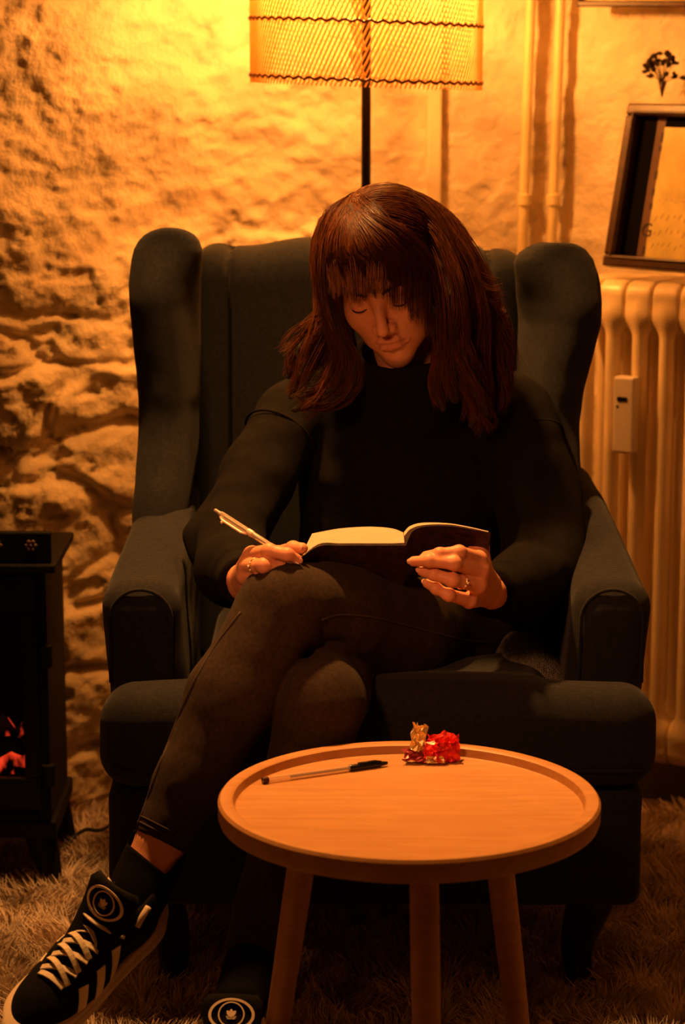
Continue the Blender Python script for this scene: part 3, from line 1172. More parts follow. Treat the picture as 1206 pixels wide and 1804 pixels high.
def head_sdf(Pw):
    P = (Pw - HC) @ HM
    A = P.copy()
    A[:, 0] = np.abs(A[:, 0])
    d = ell(P, (0, 0.024, -0.014), (0.072, 0.080, 0.094))
    d = smin(d, ell(P, (0, -0.022, 0.026), (0.061, 0.082, 0.060)), 0.025)
    d = smin(d, ell(P, (0, -0.074, 0.038), (0.049, 0.040, 0.044)), 0.025)
    d = smin(d, ell(P, (0, -0.110, 0.064), (0.0215, 0.0185, 0.0185)), 0.024)
    d = smin(d, nrm(A - (0.036, -0.030, 0.052)) - 0.026, 0.022)
    d = smin(d, cone(A, (0.006, 0.020, 0.078), (0.040, 0.018, 0.062), 0.0115, 0.010), 0.016)
    d = smax(d, -(nrm(A - (0.0315, -0.001, 0.0965)) - 0.0175), 0.014)
    d = smin(d, nrm(A - (0.0310, -0.0035, 0.0700)) - 0.0150, 0.004)
    d = smin(d, chain(P, [((0, 0.012, 0.080), 0.0065), ((0, -0.012, 0.0935), 0.0072), ((0, -0.035, 0.1060), 0.0098)], 0.006), 0.011)
    d = smin(d, nrm(A - (0.0115, -0.0405, 0.0935)) - 0.0078, 0.007)
    d = smax(d, -(nrm(A - (0.0062, -0.0480, 0.0985)) - 0.0034), 0.004)
    d = smin(d, chain(A, [((0, -0.0640, 0.0915), 0.0052), ((0.012, -0.0645, 0.0880), 0.0048), ((0.024, -0.0720, 0.0770), 0.0030)], 0.004), 0.006)
    d = smin(d, chain(A, [((0, -0.0755, 0.0900), 0.0066), ((0.012, -0.0745, 0.0865), 0.0056), ((0.023, -0.0735, 0.0770), 0.0030)], 0.004), 0.006)
    d = smax(d, -chain(A, [((0, -0.0690, 0.0985), 0.0022), ((0.012, -0.0690, 0.0945), 0.0022), ((0.025, -0.0730, 0.0820), 0.0018)], 0.002), 0.003)
    d = smax(d, -cone(P, (0, -0.050, 0.1015), (0, -0.058, 0.0985), 0.003, 0.0028), 0.004)
    d = smin(d, ell(A, (0.074, -0.005, -0.012), (0.008, 0.030, 0.018)), 0.006)
    return d


def leg_pts(*a):
    return [(PX(x, y, Y), r) for x, y, Y, r in a]


NECK = [(HW(0, -0.055, -0.020), 0.050), (PX(728, 690, 3.66), 0.052), (PX(722, 745, 3.69), 0.07)]
# fingers: pixel, pixel, depth, radius
HAND_L = {   # her left hand, under the book cover
    'palm': [leg_pts((842, 985, 3.185, .0125), (852, 1026, 3.265, .020)), leg_pts((846, 1005, 3.180, .0135), (852, 1032, 3.265, .020)),
             leg_pts((842, 1030, 3.180, .0135), (852, 1038, 3.265, .020)), leg_pts((826, 1058, 3.185, .0115), (850, 1046, 3.265, .018)),
             leg_pts((852, 1034, 3.265, .022), (880, 1040, 3.34, .025))],
    'index': leg_pts((842, 985, 3.182, .0112), (808, 973, 3.150, .0092), (774, 976, 3.148, .0082), (750, 980, 3.158, .0072)),
    'middle': leg_pts((846, 1005, 3.178, .0115), (800, 992, 3.140, .0095), (756, 988, 3.142, .0083), (728, 989, 3.156, .0070)),
    'ring': leg_pts((842, 1030, 3.178, .0112), (797, 1022, 3.142, .0092), (764, 1012, 3.148, .0080), (743, 1006, 3.160, .0070)),
    'little': leg_pts((826, 1058, 3.184, .0100), (790, 1048, 3.152, .0083), (768, 1037, 3.155, .0074), (752, 1028, 3.165, .0064)),
    'thumb': leg_pts((852, 1018, 3.265, .016), (846, 965, 3.26, .0115), (812, 940, 3.262, .0100), (785, 936, 3.268, .0085)),
}
HAND_R = {   # her right hand, holding the pen
    'palm': [leg_pts((444, 978, 3.205, .0130), (432, 1022, 3.275, .021)), leg_pts((434, 997, 3.200, .0128), (432, 1026, 3.275, .021)),
             leg_pts((432, 1016, 3.203, .0120), (432, 1030, 3.275, .020)), leg_pts((438, 1034, 3.212, .0105), (432, 1034, 3.275, .019)),
             leg_pts((432, 1026, 3.275, .023), (415, 1024, 3.335, .024))],
    'index': leg_pts((444, 978, 3.205, .0122), (474, 971, 3.160, .0100), (506, 977, 3.150, .0086), (522, 985, 3.156, .0074)),
    'middle': leg_pts((434, 997, 3.200, .0120), (464, 997, 3.150, .0100), (494, 1000, 3.160, .0085), (508, 1004, 3.172, .0075)),
    'ring': leg_pts((432, 1016, 3.203, .0110), (460, 1018, 3.160, .0092), (484, 1020, 3.175, .0080), (492, 1022, 3.190, .0072)),
    'little': leg_pts((438, 1034, 3.212, .0098), (460, 1036, 3.175, .0082), (478, 1036, 3.190, .0072), (484, 1036, 3.202, .0065)),
    'thumb': leg_pts((446, 1000, 3.250, .0150), (488, 976, 3.218, .0108), (516, 966, 3.190, .0095), (532, 966, 3.176, .0080)),
}


def hand_sdf(P, H):
    d = None
    for seg in H['palm']:
        c = chain(P, seg)
        d = c if d is None else smin(d, c, 0.010)
    for f in ('index', 'middle', 'ring', 'little', 'thumb'):
        pts = H[f]
        c = chain(P, pts, 0.004)
        for q, r in pts[1:3]:
            c = smin(c, nrm(P - q) - r * 1.04, 0.004)
        d = smin(d, c, 0.0045)
    return d


LTHIGH = leg_pts((818, 1142, 3.64, .112), (690, 1100, 3.40, .097), (585, 1078, 3.26, .074), (502, 1064, 3.17, .061))
LSHIN = leg_pts((502, 1064, 3.17, .061), (408, 1225, 3.12, .061), (335, 1380, 3.08, .046), (282, 1484, 3.05, .040))
RTHIGH = leg_pts((600, 1130, 3.66, .108), (580, 1190, 3.38, .086), (560, 1238, 3.13, .062))
RSHIN = leg_pts((560, 1238, 3.13, .062), (530, 1400, 3.130, .055), (445, 1690, 3.02, .042))
LANK = leg_pts((340, 1370, 3.08, .036), (282, 1484, 3.05, .0335), (262, 1530, 3.04, .034), (245, 1570, 3.02, .034), (232, 1610, 3.0, .033))
RANK = leg_pts((520, 1430, 3.125, .040), (445, 1690, 3.02, .034), (424, 1765, 2.95, .034))
ARM_R = leg_pts((516, 730, 3.70, .060), (452, 835, 3.61, .057), (400, 955, 3.50, .057), (410, 1002, 3.38, .052), (428, 1022, 3.275, .040))
ARM_L = leg_pts((905, 726, 3.70, .066), (945, 860, 3.62, .066), (962, 995, 3.52, .062), (920, 1032, 3.40, .052), (866, 1044, 3.275, .040))


def torso_sdf(P, g=0.0):
    Q = P.copy()
    Q[:, 1] = (Q[:, 1] - 3.72) * 1.35
    def c(x, y):
        p = PX(x, y, 3.72)
        p[1] = 0
        return p
    d = chain(Q, [(c(700, 1120), .175 - g), (c(705, 960), .158 - g), (c(708, 840), .160 - g), (c(715, 760), .125 - g)], 0.03)
    d = smin(d, cone(Q, c(545, 730), c(885, 730), .062 - g, .066 - g), 0.06)
    d = smin(d, cone(Q, c(600, 700), c(830, 704), .05 - g, .05 - g), 0.05)
    return d / 1.12


def build_body():
    # one skin surface: a fine head and fine hands joined to the limbs under the clothes
    parts = []
    hd = lambda P: smin(head_sdf(P), chain(P, NECK), 0.02)
    parts.append(polygonize(hd, HC - (0.125, 0.135, 0.155), HC + (0.125, 0.135, 0.135), 0.0019, 0.006))
    nhead = len(parts[0][0])
    for H, A in ((HAND_L, ARM_L), (HAND_R, ARM_R)):
        pts = np.array([q for k, v in H.items() if k != 'palm' for q, r in v] + [q for s in H['palm'] for q, r in s])
        parts.append(polygonize(lambda P, H=H: hand_sdf(P, H), pts.min(0) - 0.03, pts.max(0) + 0.03, 0.0014, 0.004))

    def rest(P):
        d = torso_sdf(P, 0.035)
        for A in (ARM_L, ARM_R):
            d = smin(d, chain(P, [(q, r * 0.62) for q, r in A]), 0.02)
        for A in (LTHIGH, RTHIGH, LSHIN[:3], RSHIN):
            d = smin(d, chain(P, [(q, r * 0.8) for q, r in A]), 0.02)
        d = smin(d, chain(P, LANK), 0.01)
        d = smin(d, chain(P, RANK), 0.01)
        d = smin(d, chain(P, NECK[1:]), 0.02)
        return d
    parts.append(polygonize(rest, (-0.36, 2.95, 0.05), (0.40, 3.95, 1.0), 0.009, 0.03))
    V, F, o = [], [], 0
    for v, f in parts:
        V.append(v)
        F.append(f + o)
        o += len(v)
    V, F = np.concatenate(V), np.concatenate(F)
    me = np_mesh('body', V, F)
    b = mesh_obj('body', me, M_SKIN, person, True, [M_SKIN, M_LIP])
    # lips take their own colour
    n = len(me.polygons)
    cen = np.empty(n * 3, np.float32)
    me.polygons.foreach_get('center', cen)
    L = (cen.reshape(-1, 3) - HC) @ HM
    ax = np.abs(L[:, 0])
    up = -0.0585 - 0.010 * np.clip(ax / 0.025, 0, 1) ** 1.5 + 0.001 * np.cos(ax * 500)
    dn = -0.0815 + 0.011 * np.clip(ax / 0.025, 0, 1) ** 1.8
    lip = (ax < 0.0255) & (L[:, 1] < up) & (L[:, 1] > dn) & (L[:, 2] > 0.068)
    me.polygons.foreach_set('material_index', lip.astype(np.int32))
    me.update()
    # lashes and brows
    for s in (-1, 1):
        pts = []
        for k in range(11):
            a = -1 + 2 * k / 10
            x = 0.031 * s + a * 0.0145
            y = -0.0105 + 0.0035 * a * a
            z = 0.0700 + math.sqrt(max(0.0152 ** 2 - (x - 0.031 * s) ** 2 - (y + 0.0035) ** 2, 0)) + 0.0006
            pts.append(HW(x, y, z))
        MB().tube(pts, [0.0005] + [0.0012] * 9 + [0.0005], 6).build('eyelashes', M_LASH, b, True)
        pts = [HW(s * (0.012 + 0.034 * k / 8), 0.0185 + 0.005 * math.sin(k / 8 * 2.4), 0.0905 - 0.016 * (k / 8) ** 2) for k in range(9)]
        MB().tube(pts, np.interp(np.arange(9), [0, 3, 8], [0.0022, 0.0026, 0.0008]), 6).build('eyebrow', M_LASH, b, True)
    # nails on the fingers that show them
    for H, names in ((HAND_L, ('index', 'middle', 'ring', 'little')), (HAND_R, ('index', 'thumb'))):
        for f in names:
            (p0, r0), (p1, r1) = H[f][-2:]
            t = (p1 - p0) / np.linalg.norm(p1 - p0)
            nn = np.array((0.0, -1.0, 0.25))
            nn -= t * (nn @ t)
            nn /= np.linalg.norm(nn)
            c = p1 + t * r1 * 0.35 + nn * r1 * 0.80
            B = np.stack([t, np.cross(nn, t), nn], 1)
            MB().sphere(c, (0.0052, 0.0042, 0.0016), 12, 7, B).build('finger_nail', M_NAIL, b, True)
    return b


BODY = build_body()

# rings
def ring_on(H, f, fr, name, stones):
    (p0, r0), (p1, r1) = H[f][0], H[f][1]
    c = p0 + (p1 - p0) * fr
    r = (r0 + (r1 - r0) * fr) * 1.04
    u, v, t = frame_of(p1 - p0)
    pts = [c + r * (math.cos(a) * u + math.sin(a) * v) for a in np.linspace(0, 2 * math.pi, 33)[:-1]]
    g = MB().tube(pts, 0.0011, 8, False, True).build(name, M_GOLD, person, True)
    nn = np.array((0, -1.0, 0.2))
    nn -= t * (nn @ t)
    nn /= np.linalg.norm(nn)
    w = np.cross(t, nn)
    for k in stones:
        a = k * 0.42
        q = c + (r + 0.0013) * (math.cos(a) * nn + math.sin(a) * w) + t * 0.0012 * (1 if k else -1)
        MB().sphere(q, 0.0021 if k == 0 else 0.0017, 10, 7).build('ring_stone', mat('pale ring stone', (0.95, 0.8, 0.6), 0.08, coat=1.0), g, True)
    return g


ring_on(HAND_L, 'ring', 0.66, 'finger_ring', (-1, 0, 1))['label'] = 'gold ring with pale round stones'
ring_on(HAND_R, 'middle', 0.62, 'finger_ring', (-1, 0, 1))['label'] = 'slim gold ring beside the pen'


# sweatshirt
def build_sweater():
    cufL, cufR = ARM_L[-1][0], ARM_R[-1][0]
    dL = (ARM_L[-1][0] - ARM_L[-2][0])
    dR = (ARM_R[-1][0] - ARM_R[-2][0])
    dL, dR = dL / np.linalg.norm(dL), dR / np.linalg.norm(dR)
    neckt = PX(702, 612, 3.572)

    def fn(P):
        d = torso_sdf(P)
        fold = 0.006 * vnoise(P * np.array((10, 10, 16.0)), 31) + 0.003 * vnoise(P * np.array((26, 26, 34.0)), 37)
        for A, dd in ((ARM_R, dR), (ARM_L, dL)):
            c = chain(P, A, 0.02)
            # creases gather round the elbow
            el = A[2][0]
            s = np.exp(-((nrm(P - el)) / 0.11) ** 2)
            c = c + 0.007 * s * np.sin(((P - el) @ np.array((0.35, -0.6, 0.7))) * 95)
            # ribbed cuff
            w = A[-1][0]
            cut = (P - w) @ dd
            c = c + 0.004 * sstep(-0.05, -0.035, cut) * (cut < 0.2)
            c = np.where(nrm(P - w) < 0.12, smax(c, cut, 0.004), c)
            d = smin(d, c, 0.016)
        # high ribbed neck
        n = cone(P, PX(722, 740, 3.69), neckt, 0.086, 0.078)
        n = smax(n, (P - neckt) @ np.array((-0.05, -0.30, 0.95)), 0.012)
        d = smin(d, n, 0.03)
        d = smax(d, -cone(P, neckt - (0, 0, 0.004), neckt + np.array((-0.01, -0.06, 0.19)) * 0.5, 0.058, 0.062), 0.006)
        # hem hidden in the lap
        d = smax(d, 0.50 - P[:, 2], 0.02)
        return d + fold
    o = sdf_obj('sweatshirt', fn, (-0.30, 3.20, 0.48), (0.40, 3.90, 1.05), 0.0046, M_KNIT, person, 0.03)
    # dropped shoulder seams
    for A, s in ((ARM_R, -1), (ARM_L, 1)):
        c = A[0][0] * 0.62 + A[1][0] * 0.38
        u, v, t = frame_of(A[1][0] - A[0][0])
        pts = [c + (0.0600 if s < 0 else 0.0665) * (math.cos(a) * u + math.sin(a) * v) for a in np.linspace(0, 2 * math.pi, 40)[:-1]]
        MB().tube(pts, 0.0022, 6, False, True).build('shoulder_seam', M_KNIT, o, True)
    return o


SWEAT = build_sweater()


# jeans
def build_jeans():
    hemL, hemR = LSHIN[-1][0], RSHIN[-1][0]
    dL = LSHIN[-1][0] - LSHIN[-2][0]
    dR = RSHIN[-1][0] - RSHIN[-2][0]
    dL, dR = dL / np.linalg.norm(dL), dR / np.linalg.norm(dR)
    kneeb = PX(560, 1115, 3.20)
    ca = LTHIGH[-1][0] - LTHIGH[0][0]
    ca /= np.linalg.norm(ca)

    def fn(P):
        l = smin(chain(P, LTHIGH, 0.02), chain(P, LSHIN, 0.02), 0.012)
        l = np.where(nrm(P - hemL) < 0.10, smax(l, (P - hemL) @ dL, 0.003), l)
        r = smin(chain(P, RTHIGH, 0.02), chain(P, RSHIN, 0.02), 0.02)
        r = np.where(nrm(P - hemR) < 0.10, smax(r, (P - hemR) @ dR, 0.003), r)
        hip = ell(P, PX(700, 1120, 3.70), (0.185, 0.15, 0.125))
        l = smin(l, hip, 0.04)
        r = smin(r, hip, 0.04)
        d = smin(l, r, 0.006)
        s = np.exp(-((nrm(P - kneeb)) / 0.060) ** 2)
        d = d + 0.006 * s * np.sin(((P - kneeb) @ np.array((0.75, 0.1, 0.65))) * 150 + 2 * vnoise(P * 30, 2))
        s2 = np.exp(-((nrm(P - PX(840, 1130, 3.56))) / 0.12) ** 2)
        d = d + 0.005 * s2 * np.sin(((P - hemL) @ np.array((0.5, 0.2, -0.9))) * 60)
        st = np.stack([P @ ca * 6, P[:, 2] * 20, P[:, 1] * 12], -1)
        return d + 0.0030 * vnoise(st, 11) + 0.0012 * vnoise(P * 40, 12)
    o = sdf_obj('jeans', fn, (-0.36, 2.98, 0.10), (0.40, 3.90, 0.82), 0.0046, M_JEAN, person, 0.02)

    def project(p, toward, steps=60):
        p = np.array(p, float)
        toward = np.asarray(toward, float)
        toward = toward / np.linalg.norm(toward)
        for _ in range(steps):
            f = fn(p[None])[0]
            if abs(f) < 2e-4:
                break
            p = p + toward * f * 0.7
        return p

    def seam(name, pix, rad, n=40, Y0=2.9, w=0.0):
        """a sewn seam: photo pixels walked on to the cloth along the view ray"""
        s = spline([(a, b, 0) for a, b in pix], n)
        out = []
        for a, b, _ in s:
            q = PX(a, b, Y0)
            out.append(project(q, q - np.array((0, 0, CAMZ)), 90))
        out = np.array(out)
        MB().tube(out, rad, 6).build(name, M_STITCH, o, True)
        return out
    seam('inseam', [(566, 1092), (600, 1083), (660, 1088), (740, 1108), (820, 1128), (884, 1134)], 0.0018)
    seam('outer_seam', [(424, 1078), (372, 1148), (330, 1226), (292, 1320), (262, 1400), (240, 1462)], 0.0020, 60)
    for q in (0.0, 0.008):
        pts = []
        u, v, t = frame_of(dL)
        c = hemL - dL * (0.012 + q)
        for a in np.linspace(0, 2 * math.pi, 41)[:-1]:
            dirv = math.cos(a) * u + math.sin(a) * v
            p = project(c + dirv * 0.07, -dirv)
            pts.append(p + dirv * 0.0003)
        MB().tube(pts, 0.0011, 5, False, True).build('hem_stitching', M_STITCH, o, True)
    return o


JEANS = build_jeans()


# ------------------------------------------------------------------ shoes
M_SUEDE = mat('black suede', (0.004, 0.0034, 0.0034), 0.9, 0.3, 80.0, 0.3, 700.0, spec=0.15)
M_SOLE = mat('off-white rubber', (0.58, 0.46, 0.36), 0.6, 0.08, 40.0)
M_LACE = mat('cream cotton lace', (0.62, 0.52, 0.40), 0.85, 0.15, 200.0, 0.3, 900.0)
M_LOGO = mat('cream print', (0.80, 0.66, 0.52), 0.6)


def upper_sdf(P):
    d = ell(P, (0.062, 0, 0.052), (0.060, 0.037, 0.052))
    d = smin(d, ell(P, (0.185, 0, 0.026), (0.088, 0.045, 0.040)), 0.03)
    d = smin(d, chain(P, [(np.array((0.085, 0, 0.070)), 0.034), (np.array((0.150, 0, 0.048)), 0.036), (np.array((0.215, 0, 0.026)), 0.034)], 0.02), 0.02)
    d = smin(d, cone(P, (0.045, 0, 0.085), (0.075, 0, 0.090), 0.034, 0.034), 0.02)
    d = smax(d, 0.014 - P[:, 2], 0.004)
    d = smax(d, -ell(P, (0.058, 0, 0.128), (0.050, 0.029, 0.050)), 0.008)
    return d


def build_shoe():
    V, Q = polygonize(upper_sdf, (-0.02, -0.06, 0.0), (0.29, 0.06, 0.14), 0.0028, 0.012)
    sh = mesh_obj('shoe', np_mesh('shoe', V, Q), M_SUEDE, None, True)
    # sole outline
    xs = np.array([-0.010, -0.004, 0.012, 0.04, 0.08, 0.12, 0.16, 0.20, 0.235, 0.262, 0.276, 0.283])
    hw = np.array([0.006, 0.020, 0.031, 0.036, 0.037, 0.040, 0.046, 0.049, 0.046, 0.034, 0.019, 0.006])
    xx = np.linspace(xs[0], xs[-1], 40)
    ww = np.interp(xx, xs, hw)
    ww = np.convolve(np.pad(ww, 2, 'edge'), np.ones(5) / 5, 'valid')
    out = [(a, b) for a, b in zip(xx, ww)] + [(a, -b) for a, b in zip(xx[::-1], ww[::-1])]
    n = len(out)
    rings = [(0.0, 0.90), (0.004, 1.0), (0.012, 1.03), (0.020, 1.03), (0.0215, 0.99), (0.0235, 0.99), (0.025, 1.02), (0.031, 1.01), (0.033, 0.95)]
    VV, FF = [], []
    for z, s in rings:
        for a, b in out:
            VV.append((0.13 + (a - 0.13) * (1 + (s - 1) * 0.5), b * s, z + 0.014 * max(0, (a - 0.22) / 0.06) ** 2 * 0.6))
    for i in range(len(rings) - 1):
        for k in range(n):
            l = (k + 1) % n
            FF.append((i * n + k, i * n + l, (i + 1) * n + l, (i + 1) * n + k))
    FF.append(tuple(range(n))[::-1])
    FF.append(tuple((len(rings) - 1) * n + k for k in range(n)))
    MB().add(VV, FF).build('sole', M_SOLE, sh, True, auto=50)

    def ztop(x, y):
        z = 0.16
        for _ in range(60):
            f = upper_sdf(np.array([(x, y, z)]))[0]
            if f < 2e-4:
                break
            z -= f * 0.8
        return z

    def yside(x, z, s):
        y = 0.08
        for _ in range(60):
            f = upper_sdf(np.array([(x, y * s, z)]))[0]
            if f < 2e-4:
                break
            y -= f * 0.8
        return y * s
    # stripes and the swept edge strip on both flanks
    for s in (1, -1):
        for k in range(3):
            x0 = 0.118 + k * 0.033
            V, F = [], []
            m = 9
            for i in range(m):
                q = i / (m - 1)
                z = 0.030 + q * (0.045 - k * 0.008)
                xc = x0 - 0.016 * q + 0.012
                for dx in (-0.0072, 0.0072):
                    yy = yside(xc + dx, z, s)
                    V.append((xc + dx, yy + s * 0.0012, z + 0.0006))
                    V.append((xc + dx, yy - s * 0.0016, z))
            for i in range(m - 1):
                a, b = i * 4, (i + 1) * 4
                F += [(a, a + 2, b + 2, b), (a + 1, b + 1, b + 3, a + 3), (a, b, b + 1, a + 1), (a + 2, a + 3, b + 3, b + 2)]
            F += [(0, 1, 3, 2), (4 * m - 4, 4 * m - 2, 4 * m - 1, 4 * m - 3)]
            MB().add(V, F).build('stripe', M_LOGO, sh, False)
    # tongue
    V, F = [], []
    m, w = 12, 7
    tp = spline([(0.150, 0, 0.080), (0.124, 0, 0.098), (0.102, 0, 0.120), (0.082, 0, 0.150)], m)
    tn = []
    for i in range(m):
        tg = np.gradient(tp, axis=0)[i]
        tg /= np.linalg.norm(tg)
        nv = np.array((-tg[2], 0, tg[0])) * -1
        tn.append(nv if nv[0] > 0 else -nv)
        hwid = 0.031 + 0.012 * i / m
        if i == m - 1:
            hwid *= 0.8
        for lay in (0.004, -0.004):
            for j in range(w):
                a = -1 + 2 * j / (w - 1)
                V.append(tp[i] + np.array((0, a * hwid, 0)) - tn[i] * (0.010 * a * a) + tn[i] * lay)
    for i in range(m - 1):
        for j in range(w - 1):
            for l in (0, w):
                a = i * 2 * w + l + j
                b = a + 2 * w
                F.append((a, a + 1, b + 1, b) if l == 0 else (a, b, b + 1, a + 1))
        a, b = i * 2 * w, (i + 1) * 2 * w
        F += [(a, b, b + w, a + w), (a + w - 1, a + 2 * w - 1, b + 2 * w - 1, b + w - 1)]
    a = (m - 1) * 2 * w
    for j in range(w - 1):
        F.append((a + j, a + j + 1, a + w + j + 1, a + w + j))
    MB().add(V, F).build('tongue', M_SUEDE, sh, True)
    # printed emblem on the tongue: two rings and a three-leaf mark
    ci = 8.2
    c = np.array([np.interp(ci, range(m), tp[:, d]) for d in range(3)])
    nv = np.array([np.interp(ci, range(m), np.array(tn)[:, d]) for d in range(3)])
    nv /= np.linalg.norm(nv)
    ux = np.array((0, 1.0, 0))
    uy = np.cross(nv, ux)
    if uy[2] < 0:
        uy = -uy

    def surf(u, v, lift=0.0052):
        return c + ux * u + uy * v + nv * (lift - 0.010 * (u / 0.042) ** 2 + 0.0016 * 1)
    mb = MB()
    for (ru, rv, wd) in ((0.0290, 0.0200, 0.0019), (0.0168, 0.0160, 0.0009)):
        N_ = 48
        V, F = [], []
        for k in range(N_):
            a = 2 * math.pi * k / N_
            for q in (-1, 1):
                V.append(surf((ru + q * wd) * math.cos(a), (rv + q * wd * 0.8) * math.sin(a)))
            for q in (-1, 1):
                V.append(surf((ru + q * wd) * math.cos(a), (rv + q * wd * 0.8) * math.sin(a), 0.0035))
        for k in range(N_):
            a, b = 4 * k, 4 * ((k + 1) % N_)
            F += [(a, a + 1, b + 1, b), (a, b, b + 2, a + 2), (a + 1, a + 3, b + 3, b + 1)]
        mb.add(V, F)
    for ang in (-0.75, 0.0, 0.75):
        dx, dy = math.sin(ang), math.cos(ang)
        pts2 = []
        for q, wd in ((-0.002, 0.0012), (0.002, 0.0026), (0.0050, 0.0028), (0.0078, 0.0014), (0.0092, 0.0)):
            pts2.append((q, wd))
        V = []
        for q, wd in pts2:
            V.append(surf(q * dx - wd * dy, q * dy + wd * dx - 0.002))
        for q, wd in pts2[::-1][1:]:
            V.append(surf(q * dx + wd * dy, q * dy - wd * dx - 0.002))
        mb.add(V, [tuple(range(len(V)))])
    for k in range(3):
        y = -0.0066 + k * 0.0016
        V = [surf(-0.007 + 0.0008 * (2 - k), y), surf(0.007 - 0.0008 * (2 - k), y), surf(0.007 - 0.0008 * (2 - k), y + 0.0008), surf(-0.007 + 0.0008 * (2 - k), y + 0.0008)]
        mb.add(V, [(0, 1, 2, 3)])
    em = mb.build('tongue_emblem', M_LOGO, sh, False)
    em['label'] = 'cream oval emblem with a three-leaf mark'
    # laces: crossed flat straps
    def lace(x0, y0, x1, y1, lift):
        V, F = [], []
        m = 9
        d = np.array((x1 - x0, y1 - y0))
        nd = np.array((-d[1], d[0])) / np.linalg.norm(d) * 0.0042
        for i in range(m):
            q = i / (m - 1)
            x, y = x0 + d[0] * q, y0 + d[1] * q
            arch = lift * math.sin(math.pi * q) + 0.0008
            for s in (-1, 1):
                px, py = x + nd[0] * s, y + nd[1] * s
                z = ztop(x, y) + arch
                V += [(px, py, z + 0.0017), (px, py, z - 0.0012)]
        for i in range(m - 1):
            a, b = i * 4, (i + 1) * 4
            F += [(a, a + 2, b + 2, b), (a + 1, b + 1, b + 3, a + 3), (a, b, b + 1, a + 1), (a + 2, a + 3, b + 3, b + 2)]
        F += [(0, 1, 3, 2), (4 * m - 4, 4 * m - 2, 4 * m - 1, 4 * m - 3)]
        return MB().add(V, F)
    for k in range(5):
        xa = 0.198 - k * 0.0205
        lace(xa, -0.024, xa - 0.0185, 0.025, 0.002).build('lace', M_LACE, sh, False, 0.0006)
        lace(xa - 0.002, 0.024, xa - 0.0165, -0.025, 0.0052).build('lace', M_LACE, sh, False, 0.0006)
    lace(0.205, -0.020, 0.203, 0.022, 0.001).build('lace', M_LACE, sh, False, 0.0006)
    # top loop lying over the tongue foot
    V = spline([(0.104, -0.036, 0.090), (0.116, -0.020, 0.104), (0.121, 0.0, 0.109), (0.116, 0.022, 0.104), (0.102, 0.038, 0.090)], 14)
    MB().tube(V, 0.0034, 6, flat=0.5).build('lace', M_LACE, sh, True)
    # pale lining edge showing at the collar ends
    for s in (-1, 1):
        MB().tube(spline([(0.078, s * 0.038, 0.090), (0.066, s * 0.0375, 0.100), (0.052, s * 0.035, 0.104)], 8), 0.0048, 8).build('collar_lining', M_SOLE, sh, True)
    return sh


def place_shoe(sh, A, d, n, ax=0.058, az=0.105):
    d = np.asarray(d, float)
    d /= np.linalg.norm(d)
    n = np.asarray(n, float)
    n = n - d * (n @ d)
    n /= np.linalg.norm(n)
    y = np.cross(n, d)
    o = np.asarray(A) - d * ax - n * az
    M = Matrix(((d[0], y[0], n[0], o[0]), (d[1], y[1], n[1], o[1]), (d[2], y[2], n[2], o[2]), (0, 0, 0, 1)))
    return M


shoe = build_shoe()
kids = [o for o in COL.objects if o.parent == shoe]
shoe2 = shoe.copy()
COL.objects.link(shoe2)
for k in kids:
    c = k.copy()
    COL.objects.link(c)
    c.parent = shoe2
ML = place_shoe(shoe, PX(132, 1684, 2.93), (-0.63, -0.68, -0.37), (0.04, -0.52, 0.85), 0.158, 0.072)
MR = place_shoe(shoe2, PZ(408, 1783, 0.148), (-0.06, -1.0, -0.01), (0, 0, 1.0), 0.095, 0.130)
for s, M in ((shoe, ML), (shoe2, MR)):
    s.matrix_basis = M
    s.parent = person
    s.matrix_parent_inverse = WM[person.name].inverted()
shoe['label'] = 'raised black suede sneaker with cream laces and stripes'
shoe2['label'] = 'black suede sneaker planted on the rug'

# socks
M_SOCK = mat('black sock', (0.003, 0.0025, 0.0025), 0.95, spec=0.1)
sk = leg_pts((276, 1500, 3.047, .0365), (258, 1540, 3.038, .037), (242, 1575, 3.02, .036), (230, 1612, 3.0, .035))
hd = LSHIN[-1][0]
skn = np.array((0.62, 0.15, 0.77))
def _sock(P):
    d = chain(P, [(sk[0][0] + (0.02, 0.005, 0.05), .0375)] + sk, 0.02)
    # the top edge dips to a V at the front
    cam_ = np.array((0, 0, CAMZ))
    a, b, c = PX(222, 1484, 3.03), PX(292, 1541, 3.03), PX(328, 1500, 3.03)
    n1, n2 = np.cross(a - cam_, b - cam_), np.cross(b - cam_, c - cam_)
    ins = PX(288, 1500, 3.03)
    w = []
    for nn_ in (n1, n2):
        nn_ = nn_ / np.linalg.norm(nn_)
        if (ins - b) @ nn_ > 0:
            nn_ = -nn_
        w.append((P - b) @ nn_)
    d = smax(d, -np.maximum(np.maximum(w[0], w[1]), (P[:, 1] - 3.05) * 0.7), 0.002)
    return smax(d, (P - hd) @ (np.array((0.45, 0.1, 0.88))), 0.003)
sdf_obj('sock', _sock, hd - (0.10, 0.11, 0.17), hd + (0.08, 0.08, 0.08), 0.003, M_SOCK, person)
sk2 = leg_pts((450, 1668, 3.03, .0365), (424, 1765, 2.95, .037))
sdf_obj('sock', lambda P: chain(P, sk2, 0.02), PX(440, 1715, 2.99) - (0.08, 0.10, 0.12), PX(440, 1715, 2.99) + (0.08, 0.10, 0.12), 0.004, M_SOCK, person)


